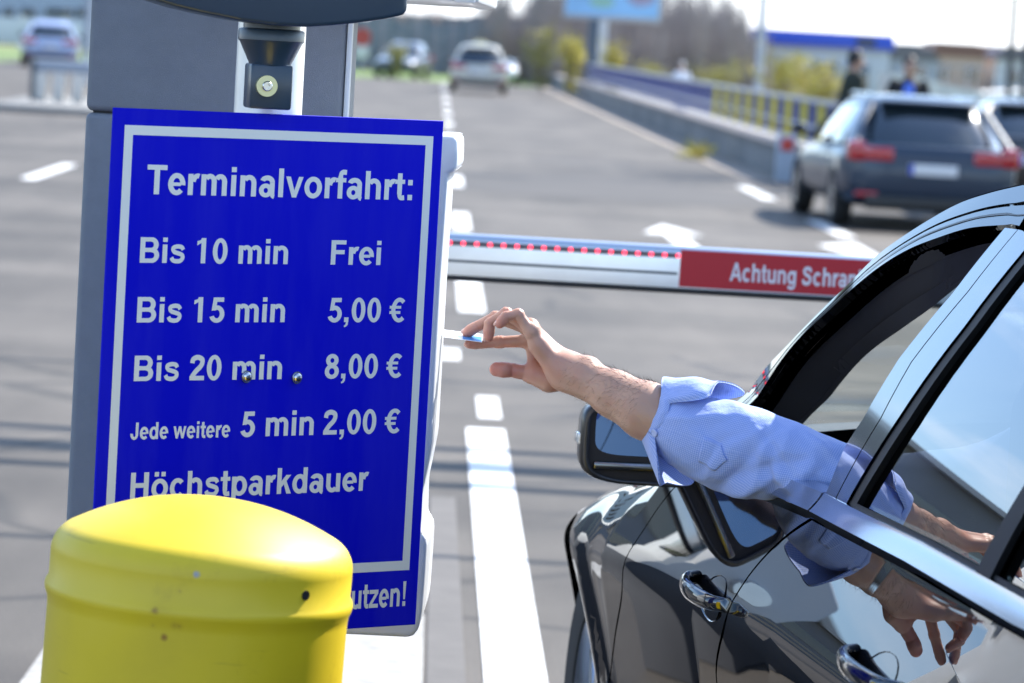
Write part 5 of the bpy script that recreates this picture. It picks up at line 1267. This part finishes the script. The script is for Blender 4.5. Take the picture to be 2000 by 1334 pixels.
gp = gnd(793, 158); bg_car('parked_car', 'small grey car half behind a yellow-green bush at the end of the road', p_grey, (gp[0]+.15, 152, 0), R(168), 3.6, .85, 1.42, 'estate')
bg_car('parked_car', 'low white car partly hidden behind the right side of the taxi', p_white, (2.35, 150.5, 0), R(180), 3.4, .80, 1.0, 'saloon')

# ------------------------------------------------------------------ wall, railing, reflector post
wl = thing('retaining_wall', 'long low grey concrete wall along the right side of the road', 'wall', (4.6, 50, 0))
m_ = MB()
y = 50.4
while y < 188:
    y1 = min(y+6.0, 188); m_.box((4.72-.0006*(y-50), (y+y1-.03)/2, .22), (.24, y1-y-.03, .44), bev=.012); y = y1
m_.build('concrete_wall', CONCRETE, wl, world=True)
m_ = MB(); m_.box((4.70, 119, .465), (.34, 138, .05), bev=.01); m_.build('coping', mat('coping_stone', (.30, .27, .25), .85, vary=.12), wl, world=True)
rl = thing('railing', 'metal railing with yellow uprights and dark blue bars above the concrete wall', 'railing', (5.05, 49, 0))
YEL = mat('yellow_railing_paint', (.62, .50, .03), .4); BLU = mat('blue_railing_paint', (.05, .06, .20), .45); GRYR = mat('grey_rail_paint', (.42, .43, .47), .4, metal=.3)
RY0, RY1 = 47.5, 128
m_ = MB(); m_.box((5.05, (RY0+RY1)/2, 1.06), (.07, RY1-RY0, .06), bev=.01); m_.build('top_rail', GRYR, rl, world=True)
m_ = MB(); m_.box((5.05, (RY0+RY1)/2, .72), (.05, RY1-RY0, .05), bev=.01); m_.build('middle_rail', GRYR, rl, world=True)
m_ = MB(); m_.box((5.05, (RY0+RY1)/2, .52), (.05, RY1-RY0, .05), bev=.01); m_.build('bottom_rail', GRYR, rl, world=True)
y = RY0; i = 0
while y < RY1:
    if y < 70:
        m_ = MB(); m_.box((5.02, y, .78), (.10, .06, .54), bev=.01); m_.build('yellow_upright', YEL, rl, world=True)
    m_ = MB(); k = y+.25
    while k < y+2.25 and k < RY1: m_.box((5.06, k, .80), (.02, .04, .50)); k += .15
    m_.build('bar_panel', BLU, rl, world=True)
    y += 2.35; i += 1
pp = gnd(1532, 357)
rp_ = thing('reflector_post', 'short pale road post with red marking before the wall end', 'post', (pp[0], pp[1], 0))
m_ = MB(); m_.box((0, 0, .31), (.26, .14, .62), bev=.02); m_.build('post', mat('grey_blue_plastic', (.36, .42, .50), .45), rp_)
m_ = MB(); m_.box((0, -.075, .50), (.16, .02, .16), bev=.005); m_.build('reflector', mat('red_reflector', (.62, .07, .05), .3), rp_)
wd = gnd(1355, 310)

# ------------------------------------------------------------------ vegetation
def leaf_cluster(bm_pts, n, sz, rgn):
    V = []; F = []
    for c in bm_pts:
        for _ in range(n):
            o = np.array(c)+rgn.normal(0, sz*1.6, 3); d = rgn.normal(0, 1, 3); d /= np.linalg.norm(d); e = np.cross(d, rgn.normal(0, 1, 3)); e /= np.linalg.norm(e); s_ = sz*rgn.uniform(.6, 1.3)
            i0 = len(V); V += [o-d*s_, o+e*s_*.5, o+d*s_, o-e*s_*.5]; F.append((i0, i0+1, i0+2, i0+3))
    return V, F
def branch_mesh(rgn, h, spread, depth, r0, name, m, parent, tips, trunk_h):
    V = []; F = []
    def seg(p0, p1, a, b, n):
        d = p1-p0; L_ = np.linalg.norm(d); d = d/L_; t = np.array([1, 0, 0]) if abs(d[0]) < .8 else np.array([0, 1, 0]); e = np.cross(d, t); e /= np.linalg.norm(e); f = np.cross(d, e); i0 = len(V)
        for q, r_ in ((p0, a), (p1, b)):
            for k in range(n): th = 2*math.pi*k/n; V.append(q+(e*math.cos(th)+f*math.sin(th))*r_)
        for k in range(n): F.append((i0+k, i0+(k+1) % n, i0+n+(k+1) % n, i0+n+k))
    def grow(p, d, L_, r_, lev):
        q = p+d*L_; seg(p, q, r_, r_*.66, 6 if lev < 2 else 3)
        if lev >= depth: tips.append(q); return
        for _ in range(rgn.randint(2, 4) if lev else 6):
            nd = d+rgn.normal(0, spread, 3)+np.array([0, 0, .12]); nd /= np.linalg.norm(nd)
            grow(p+d*L_*rgn.uniform(.55, 1), nd, L_*rgn.uniform(.6, .85), r_*.6, lev+1)
    grow(np.array([0, 0, trunk_h*.9]), np.array([rgn.normal(0, .08), rgn.normal(0, .08), 1.0]), h*.26, r0*.8, 0)
    return mesh(name, V, F, m, parent, smooth=False)
BARK = mat('bark', (.13, .105, .09), .9, vary=.3, vscale=3); TWIG = mat('twigs', (.31, .265, .24), .9, vary=.35, vscale=.8)
def tree_proto(seed, h):
    rgn = np.random.RandomState(seed); t = thing('bare_tree', '', 'tree')
    m_ = MB(); m_.tube((0, 0, 0), (0, 0, h*.12), h*.018, h*.013, n=10); m_.build('trunk', BARK, t)
    tips = []; branch_mesh(rgn, h, .50, 6, h*.016, 'crown', TWIG, t, tips, h*.12); return t
protos = [tree_proto(11, 6.4), tree_proto(12, 5.6), tree_proto(13, 6.0)]
used = [False]*3
TREES = [(960, 176, 0, 1.0, 'bare grey-brown tree above the cream taxi, right of the sky gap'), (1045, 185, 1, 1.0, 'bare tree just left of the blue advertising board'), (1130, 195, 2, 1.05, 'bare tree standing behind the blue advertising board'),
         (1235, 170, 0, 1.0, 'bare brownish tree right of the advertising board post'), (1300, 182, 1, 1.15, 'tall bare brownish tree right of the advertising board, in the thick of the row'), (1370, 172, 2, .92, 'bare brownish tree between the advertising board and the blue fascia'), (1435, 190, 0, .72, 'low bare tree just left of the grey lamp post'),
         (860, 195, 1, .85, 'bare dark tree above the road end, left of the taxi'), (800, 205, 2, .8, 'bare dark tree behind the blue-grey fence, right of the canopy'), (720, 200, 0, .8, 'bare dark tree behind the blue-grey fence nearest the ticket machine')]
for k, (px, D, pr, sc, lab) in enumerate(TREES):
    o = protos[pr] if not used[pr] else copy_tree(protos[pr]); used[pr] = True
    g_ = at(px, 120, D); o.location = (g_[0], g_[1], 0); o.rotation_euler = (0, 0, k*1.7); o.scale = (sc,)*3; tag(o, lab, 'tree', 'bare trees behind the road')
# roadside trees just right of the picture: their bare crowns throw the streaked shadows on the lane
for k, (x, y, sc, lab) in enumerate(((7.2, 19.0, 1.55, 'bare roadside tree outside the right edge, second from the barrier'), (6.4, 21.8, 1.5, 'bare roadside tree outside the right edge, third from the barrier and closest to the lane'), (9.8, 56.5, 2.2, 'tall bare roadside tree outside the right edge beyond the black hatchback'), (8.0, 16.4, 1.6, 'bare roadside tree outside the right edge, nearest the barrier'), (11.5, 58.5, 2.2, 'tall bare roadside tree outside the right edge, farthest from the lane'), (8.8, 25.5, 1.6, 'bare roadside tree outside the right edge, fourth from the barrier'))):
    o = copy_tree(protos[k % 3]); o.location = (x, y, 0); o.rotation_euler = (0, 0, 2.1*k+.4); o.scale = (sc,)*3; tag(o, lab, 'tree', 'bare trees beside the lane')
# undergrowth that reads as one brown mass
rgn = np.random.RandomState(21); V = []; F = []
for (pa, pb, D0, D1, n_, h0, h1) in ((930, 1040, 165, 200, 1500, 2.2, 5.2), (1040, 1120, 150, 195, 1700, 2.6, 5.8), (1120, 1350, 150, 195, 3300, 2.4, 6.0), (1350, 1440, 150, 190, 1900, 2.0, 5.6), (1440, 1490, 150, 190, 800, 1.6, 4.2), (670, 1010, 176, 200, 2200, 1.4, 3.4), (1480, 1660, 150, 163, 600, .8, 1.6)):
    for _ in range(n_):
        q = at(rgn.uniform(pa, pb), 120, rgn.uniform(D0, D1)); hh_ = rgn.uniform(h0, h1)*(.6+.4*math.sin(q[0]*1.7)**2); b0 = np.array([q[0], q[1], 0]); 
        for _k in range(3):
            tp = b0+np.array([rgn.normal(0, .35), rgn.normal(0, .35), hh_*rgn.uniform(.5, 1)]); bs = b0+(tp-b0)*rgn.uniform(0, .4)+rgn.normal(0, .08, 3); w_ = rgn.uniform(.018, .045); i0 = len(V)
            V += [bs+[-w_, 0, 0], bs+[w_, .01, 0], bs+[0, w_, 0], tp]; F += [(i0, i0+1, i0+3), (i0+1, i0+2, i0+3), (i0+2, i0, i0+3)]
tag(mesh('undergrowth', V, F, TWIG), 'brown leafless undergrowth filling the gaps below the bare trees', 'undergrowth', kind='stuff')
FOR = mat('forsythia_yellow', (.46, .40, .07), .7, vary=.3, vscale=2); OLIVE = mat('olive_leaf', (.34, .31, .08), .7, vary=.4, vscale=2)
def shrub(px, D, zt, wid, leaf, label, seed, n=260):
    rgn = np.random.RandomState(seed); g_ = at(px, 130, D); s_ = thing('flowering_shrub', label, 'shrub', (g_[0], g_[1], 0), group='yellow shrubs by the road')
    m_ = MB(); pts = []
    for _ in range(16):
        a = rgn.uniform(0, 6.28); b = rgn.uniform(.1, 1); e = Vector((math.cos(a)*wid*.5*b, math.sin(a)*wid*.4*b, zt*rgn.uniform(.6, 1))); mid_ = Vector((e.x*.35, e.y*.35, e.z*.6))
        m_.tube((0, 0, 0), mid_, .02, .015, n=5); m_.tube(mid_, e, .015, .006, n=5)
        for t in np.linspace(.15, 1, 6): pts.append(np.array(mid_*(1-t)+e*t)); 
        for t in (.4, .8): pts.append(np.array(mid_*t))
    m_.build('stems', TWIG, s_)
    V, F = leaf_cluster(pts, 9, .055*(zt/1.6)**.5, rgn); mesh('foliage', V, F, leaf, s_)
for a in ((1058, 132, 2.3, 1.6, OLIVE, 'olive yellow shrub in a pale patch just right of the taxi', 1), (1115, 120, 2.2, 1.3, FOR, 'tall yellow shrub touching the left side of the advertising board post', 2), (1200, 125, 1.9, 1.0, FOR, 'slim yellow shrub just right of the advertising board post', 3),
          (1405, 112, 1.5, 1.6, OLIVE, 'low olive shrub behind the railing, left of the grey lamp post', 4), (1530, 100, 1.9, 2.0, FOR, 'yellow shrub behind the railing below the blue fascia, right of the lamp post', 5), (1600, 92, 1.75, 1.7, FOR, 'broad yellow shrub behind the railing, next to the man in green', 6), (1275, 130, 1.3, 1.6, OLIVE, 'low olive shrub above the blue stretch of railing near the white pedestrian', 7),
          (775, 148, 1.35, 1.2, OLIVE, 'yellow-green bush beside the small grey car at the road end', 8)): shrub(*a)
w_ = thing('weed_tuft', 'small yellow weed growing at the foot of the concrete wall', 'plant', (wd[0], wd[1], 0))
V, F = leaf_cluster([np.array([a*.08, b*.08, .06+.05*((a+b) % 2)]) for a in range(-2, 3) for b in range(-2, 3)], 8, .05, np.random.RandomState(5)); mesh('leaves', V, F, FOR, w_)

# ------------------------------------------------------------------ advertising board, lamp posts, fascia building, far town
def wpt(px, py, D): return at(px, py, D)
bb = wpt(1162, 165, 135)
ad = thing('advertising_board', 'pale blue advertising board on a thick post beside the road', 'billboard', (bb[0], bb[1], 0))
zb0 = wpt(1190, 40, 135)[2]; bw = 190/CF*135
m_ = MB(); m_.box((bw*.13, 0, zb0+1.4), (bw, .35, 2.8), bev=.04); m_.build('panel_frame', mat('frame_grey', (.4, .42, .45), .5), ad)
m_ = MB(); m_.box((bw*.13, -.185, zb0+1.45), (bw-.16, .02, 2.6)); m_.build('poster', mat('poster_sky_blue', (.26, .50, .78), .4, vary=.12, vscale=.8), ad)
m_ = MB(); m_.ico((bw*.02, -.20, zb0+.62), .42, 2, (1.1, .02, .5)); m_.build('poster_motif', mat('poster_green', (.28, .50, .42), .5), ad)
m_ = MB(); m_.ico((bw*.42, -.20, zb0+.85), .5, 2, (1.0, .02, .6)); m_.build('poster_motif', mat('poster_mauve', (.35, .30, .42), .5), ad)
m_ = MB(); m_.box((-.16, 0, zb0/2), (.34, .5, zb0)); m_.build('post', mat('post_slate', (.07, .10, .14), .5), ad)
m_ = MB(); m_.box((.17, 0, zb0/2), (.30, .46, zb0)); m_.build('post_cladding', mat('post_white', (.62, .62, .62), .5), ad)
def lamp_post(px, py, D, h, label, r=.09, arm=1, dark=False):
    g_ = gnd(px, py) if D is None else wpt(px, py, D); t = thing('lamp_post', label, 'lamp post', (g_[0], g_[1], 0), group='lamp posts')
    m_ = MB(); m_.tube((0, 0, 0), (0, 0, h), r, r*.7, n=16); m_.build('pole', mat('dark_pole', (.05, .055, .06), .5) if dark else mat('grey_pole', (.36, .39, .43), .5), t)
    m_ = MB(); m_.tube((0, 0, h), (-1.4*arm, 0, h+.3), r*.6, r*.4, n=10); m_.build('arm', mat('grey_pole', (.36, .39, .43), .5), t)
    m_ = MB(); m_.box((-1.7*arm, 0, h+.33), (.7, .25, .12), bev=.03); m_.build('lamp_head', mat('grey_pole', (.36, .39, .43), .5), t)
lamp_post(1482, 150, 105, 8, 'grey lamp post left of the blue fascia building', .12)
lamp_post(1972, 150, 60, 7, 'dark slim post at the right edge, left of a second dark post', .055, 1, True)
lamp_post(2000, 150, 52, 7, 'dark post cut by the right edge of the photo', .05, 1, True)
lamp_post(168, 120, 95, 8, 'grey lamp post beside the pale blue saloon, left of the ticket machine', .10, -1)
# building with the blue fascia
fb_ = wpt(1612, 150, 165); s165 = 165/CF
fbld = thing('flat_roofed_building', 'pale flat roofed building with a long blue fascia behind the people', 'building', (fb_[0], fb_[1], 0))
zt_ = wpt(1612, 62, 165)[2]; zm_ = wpt(1612, 92, 165)[2]; bw = 245*s165
m_ = MB(); m_.box((0, 3, zm_/2), (bw, 6, zm_), bev=.02); m_.build('wall', mat('pale_panel', (.50, .54, .58), .6), fbld)
m_ = MB(); m_.box((0, 2.9, (zm_+zt_)/2), (bw+.3, 6.4, zt_-zm_), bev=.03); m_.build('fascia', mat('fascia_blue', (.02, .08, .55), .4), fbld)
m_ = MB(); m_.box((bw*.3, -.33, (zm_+zt_)/2-.02), (.8, .03, (zt_-zm_)*.6)); m_.build('fascia_panel', mat('panel_dark', (.05, .06, .10), .5), fbld)
for k in (-.3, 0, .25):
    m_ = MB(); m_.box((bw*k, -.02, zm_*.45), (1.0, .06, zm_*.5), bev=.01); m_.build('window', DGLASS, fbld)
# far town on the right: houses and a pale ramp
rg = random.Random(5)
cols = [((.66, .65, .63), 'pale grey'), ((.58, .42, .32), 'brick orange'), ((.78, .78, .76), 'white'), ((.38, .40, .44), 'slate grey'), ((.55, .48, .40), 'sandy')]
town = [(1760, 260, 92, 5.0, 3, 'pale grey far building right of the blue fascia'), (1812, 300, 88, 6.0, 0, 'wide pale far building behind the man in the dark jacket'), (1868, 280, 84, 4.0, 1, 'far brick orange building right of the standing people'), (1905, 300, 92, 5.0, 2, 'far white building just right of the orange one'), (1950, 290, 90, 5.0, 4, 'far sandy building beside the dark posts'), (2010, 280, 95, 5, 0, 'far pale building at the right edge behind the dark posts')]
def house(px, D, pytop, wd_, ci, label, pitched=True, name='house', dp=8):
    p = wpt(px, 150, D); zt = wpt(px, pytop, D)[2]; h = thing(name, label, 'building', (p[0], p[1], 0)); cm = mat('render_%d' % ci, cols[ci][0], .8, vary=.08)
    zw = zt*.72 if pitched else zt
    m_ = MB(); m_.box((0, dp/2, zw/2), (wd_, dp, zw)); m_.build('wall', cm, h)
    m_ = MB()
    if pitched: m_.prism([(-wd_/2-.2, zw), (wd_/2+.2, zw), (wd_/2-.6, zt), (-wd_/2+.6, zt)], dp+.4, Matrix(((1, 0, 0, 0), (0, 0, 1, -.2), (0, 1, 0, 0), (0, 0, 0, 1))))
    else: m_.box((0, dp/2, zw+.12), (wd_+.3, dp+.3, .24))
    m_.build('roof', mat('roof_%d' % (ci % 3), [(.16, .15, .16), (.22, .12, .09), (.12, .13, .15)][ci % 3], .8), h)
    nw = max(2, int(wd_/1.8))
    for k in range(nw):
        for r_ in range(max(1, int(zw/3))):
            f = MB(); f.box((-wd_/2+(k+.5)*wd_/nw, -.02, zw*(r_+.55)/max(1, int(zw/3))), (.9, .1, 1.1)); f.build('window', DGLASS, h)
    return h
for a in town: house(*a)
rm = wpt(1850, 175, 150); ramp = thing('ramp', 'pale concrete ramp with a curved parapet behind the dark estate car', 'ramp', (rm[0], rm[1], 0))
m_ = MB(); m_.prism([(-2.2, 0), (3.8, 0), (3.8, 1.0), (1.5, .75), (0, .95), (-1.2, 1.25), (-2.2, 1.3)], 4.0, Matrix(((1, 0, 0, 0), (0, 0, 1, 0), (0, 1, 0, 0), (0, 0, 0, 1)))); m_.build('parapet', mat('pale_concrete', (.70, .68, .65), .8, vary=.1), ramp)
for k in range(7): 
    m_ = MB(); m_.tube((-1.8+k*.85, -.05, .6), (-1.8+k*.85, -.05, 1.75), .03, n=6); m_.build('handrail_post', GRYR, ramp)
m_ = MB(); m_.tube((-2.0, -.05, 1.72), (3.6, -.05, 1.72), .035, n=6); m_.build('handrail', GRYR, ramp)
# far left: office building, white fence, fence along the road end, signs
ob = wpt(70, 60, 215); off = thing('office_building', 'long grey office building with dark windows at the top left', 'building', (ob[0], ob[1], 0))
m_ = MB(); m_.box((0, 5, 5), (26, 10, 10)); m_.build('wall', mat('office_grey', (.42, .47, .53), .6, vary=.06), off)
zw_ = wpt(70, 20, 215)[2]
for k, (x0, x1) in enumerate(((8, 26), (42, 68), (90, 142), (150, 166), (-40, -8))):
    a = wpt(x0, 14, 214.9); b = wpt(x1, 32, 214.9); m_ = MB(); m_.box(((a[0]+b[0])/2-ob[0], -.05, (a[2]+b[2])/2), (b[0]-a[0], .12, a[2]-b[2]), bev=.02); m_.build('window', DGLASS, off)
for k in (-9, -5.2, -1.4, 2.4, 6.2, 10): 
    m_ = MB(); m_.box((k, -.06, zw_+3.2), (2.0, .12, 1.5)); m_.build('window', DGLASS, off)
wf = wpt(40, 75, 180); wfen = thing('white_fence', 'low white fence with a grass strip in front at the top left', 'fence', (wf[0], wf[1], 0))
m_ = MB(); m_.box((0, 0, .85), (12, .12, 1.2), bev=.02); m_.build('panel', mat('white_wash', (.68, .70, .70), .6), wfen)
for k in range(7): m_ = MB(); m_.box((-6+2*k, -.02, .8), (.16, .2, 1.6)); m_.build('post', mat('white_wash', (.68, .70, .70), .6), wfen)
fy = 171; x0 = wpt(660, 140, fy)[0]; x1 = wpt(1000, 140, fy)[0]
ff = thing('mesh_fence', 'tall blue-grey slatted fence closing off the end of the road', 'fence', (x0, fy, 0))
FEN = mat('blue_grey_fence', (.20, .26, .33), .5, vary=.12, vscale=.4); n_f = 10
for k in range(n_f+1): m_ = MB(); m_.box(((x1-x0)*k/n_f, 0, 1.35), (.12, .12, 2.7)); m_.build('post', mat('fence_post', (.13, .17, .20), .5), ff)
for k in range(n_f):
    m_ = MB(); w1 = (x1-x0)/n_f; j = .15
    while j < w1-.1: m_.box((w1*k+j, .02, 1.15+.06*((k*7) % 5)), (.09, .04, 2.2)); j += .17
    m_.build('slat_panel', FEN, ff)
for (px, c1, lab) in ((703, (.50, .07, .06), 'small red and white road sign in front of the blue-grey fence'), (1040, (.45, .16, .12), 'small dull red sign near the yellow shrubs right of the taxi')):
    p = wpt(px, 150, 160); sg = thing('road_sign', lab, 'sign', (p[0], p[1], 0)); z_ = wpt(px, 72, 160)[2]; 
    m_ = MB(); m_.tube((0, 0, 0), (0, 0, z_+.3), .04, n=8); m_.build('pole', GRYR, sg)
    m_ = MB(); m_.tube((0, -.06, z_), (0, -.03, z_), .38, n=24); m_.build('red_disc', mat('sign_red_%d' % px, c1, .5), sg)
    m_ = MB(); m_.box((0, -.05, z_-.62), (.6, .03, .5), bev=.01); m_.build('white_plate', mat('sign_white', (.7, .68, .68), .5), sg)
for (px, D, top, w1, ci, lab) in ((745, 215, 38, 6.5, 3, 'slate grey house with dark roof behind the blue-grey fence'), (830, 225, 30, 7.5, 0, 'pale grey house beyond the fence, left of the taxi'), (920, 222, 36, 7.0, 3, 'slate grey house directly above the taxi roof'), (1000, 230, 34, 6.5, 0, 'pale house between the taxi and the advertising board')): house(px, D, top, w1, ci, lab)
# striped blocks on the kerbed island at the left
kb = gnd(125, 212); blk = thing('barrier_block', 'grey road barrier with pale posts on the kerb island at the left', 'barrier', (kb[0], kb[1], .12))
m_ = MB(); m_.box((.05, .1, .62), (1.35, .35, .22), bev=.04); m_.build('beam', mat('barrier_grey', (.30, .33, .38), .5), blk)
for k, x in enumerate((-.42, -.1, .24, .58)): m_ = MB(); m_.box((x, 0, .25), (.2, .25, .5), bev=.03); m_.build('post', mat('cream_post', (.66, .60, .52), .6), blk)
m_ = MB(); m_.box((-.56, .05, .36), (.1, .3, .72), bev=.02); m_.build('shadow_post', mat('shadow_grey', (.09, .10, .11), .6), blk)  # dark block standing in for the shadow at the left end
lb = wpt(1008, 160, 140)

# ------------------------------------------------------------------ people beyond the car
def person(label, x, y, h, shirt_c, coat_c, trous_c, hair_c, yaw, skin=SKIN, open_coat=False):
    s_ = h/1.78; t = thing('person', label, 'person', (x, y, .02), (0, 0, yaw), scale=s_)
    A = lambda *p: np.array(p, float)
    hips = A(0, 0, .95); ch = A(0, .01, 1.32); nk = A(0, -.005, 1.50); hd = A(0, .015, 1.655)
    sl_, sr_ = A(-.185, 0, 1.43), A(.185, 0, 1.43); el, er = A(-.27, -.04, 1.15), A(.27, -.02, 1.15); wl_, wr_ = A(-.24, .12, .95), A(.22, .14, .98)
    def body(P):
        d = capsule(P, hips, ch, .13, .14); d = smin(d, capsule(P, ch, nk, .12, .055), .05); d = smin(d, capsule(P, nk, hd, .055, .06), .02); d = smin(d, ellipsoid(P, hd, (.075, .095, .115)), .02)
        d = smin(d, ellipsoid(P, hd+A(0, .1, -.015), (.014, .016, .022)), .015); d = smin(d, ellipsoid(P, hd+A(0, .07, -.075), (.03, .03, .022)), .025)
        for q in (-1, 1): d = smin(d, ellipsoid(P, hd+A(q*.077, -.005, 0), (.014, .018, .03)), .008)
        for a, b, c in ((sl_, el, wl_), (sr_, er, wr_)):
            d = smin(d, capsule(P, a, b, .05, .042), .04); d = smin(d, capsule(P, b, c, .04, .028), .02); d = smin(d, ellipsoid(P, c+A(0, .05, -.03), (.03, .045, .045)), .02)
        for q in (-1, 1):
            d = smin(d, capsule(P, A(q*.09, 0, .92), A(q*.11, .02, .5), .085, .055), .04); d = smin(d, capsule(P, A(q*.11, .02, .5), A(q*.11, -.02, .09), .052, .036), .02); d = smin(d, capsule(P, A(q*.11, -.02, .05), A(q*.125, .13, .035), .042, .034), .02)
        return d
    sdf(body, A(-.4, -.3, -.02), A(.4, .35, 1.82), .022, 'body', skin, t)
    def coat(P):
        d = capsule(P, hips+A(0, 0, -.04), ch, .155, .165); d = smin(d, capsule(P, ch, nk+A(0, 0, -.03), .145, .075), .05)
        for a, b, c in ((sl_, el, wl_), (sr_, er, wr_)): d = smin(d, capsule(P, a, b, .068, .058), .05); d = smin(d, capsule(P, b, c+(b-c)*.12, .056, .044), .02)
        if open_coat: d = np.maximum(d, -capsule(P, A(0, .19, .9), A(0, .17, 1.45), .055, .075))
        return d
    sdf(coat, A(-.45, -.3, .6), A(.45, .35, 1.62), .022, 'jacket', coat_c, t)
    if open_coat:
        sdf(lambda P: smin(capsule(P, hips, ch, .145, .155), capsule(P, ch, nk+A(0, 0, -.04), .13, .068), .05), A(-.3, -.3, .7), A(.3, .35, 1.6), .022, 'shirt', shirt_c, t)
    def tr_(P):
        d = None
        for q in (-1, 1):
            c = smin(capsule(P, A(q*.085, 0, .93), A(q*.11, .02, .5), .105, .075), capsule(P, A(q*.11, .02, .5), A(q*.11, -.02, .1), .074, .06), .02); d = c if d is None else smin(d, c, .03)
        return d
    sdf(tr_, A(-.3, -.25, .0), A(.3, .25, 1.1), .022, 'trousers', trous_c, t)
    sdf(lambda P: np.maximum(ellipsoid(P, hd+A(0, -.012, .025), (.085, .104, .115)), -ellipsoid(P, hd+A(0, .10, -.06), (.1, .1, .125))), A(-.15, -.2, 1.45), A(.15, .2, 1.85), .014, 'hair', hair_c, t)
    for q in (-1, 1):
        m_ = MB(); m_.ico((q*.118, .06, .045), .05, 2, (1, 2.6, 1)); m_.build('shoe', mat('shoe_black', (.02, .02, .02), .5), t)
    return t
HB = mat('black_hair', (.012, .01, .01), .6)
p1_ = wpt(1668, 150, 46.5); person('person in a dark green jacket seen from behind, left of the car roof', p1_[0], p1_[1], 1.74, None, mat('dark_green_cloth', (.022, .028, .018), .85), mat('black_cloth', (.015, .015, .017), .85), HB, R(-75))
p2_ = wpt(1776, 150, 46.0); person('person in an open black jacket and blue shirt facing the camera behind the car', p2_[0], p2_[1], 1.70, mat('bright_blue_cloth', (.12, .22, .72), .8), mat('black_jacket', (.014, .014, .016), .85), mat('black_cloth', (.015, .015, .017), .85), mat('dark_brown_hair', (.03, .018, .012), .6), R(175), open_coat=True)
p3_ = wpt(1331, 150, 88); person('person in a white top and blue trousers walking behind the railing', p3_[0], p3_[1], 1.38, None, mat('white_cloth', (.75, .76, .80), .8), mat('blue_denim', (.05, .10, .30), .85), mat('grey_hair', (.5, .5, .5), .6), R(160))

# the terminal itself, left of the picture: it shows in the paintwork of the near car
tb = thing('terminal_building', 'long grey terminal building with window bands, outside the left edge, mirrored in the near car', 'building', (-38, 92, 0), (0, 0, R(14)))
m_ = MB(); m_.box((0, 8, 6.5), (46, 16, 13)); m_.build('wall', mat('terminal_grey', (.20, .21, .23), .6, vary=.08, vscale=.3), tb)
for z in (2.4, 6.0, 9.6):
    m_ = MB(); m_.box((0, -.05, z), (44, .14, 1.7)); m_.build('window_band', DGLASS, tb)
m_ = MB(); m_.box((0, 7.6, 13.2), (47.5, 18, .4)); m_.build('roof', mat('terminal_roof', (.5, .5, .5), .6), tb)
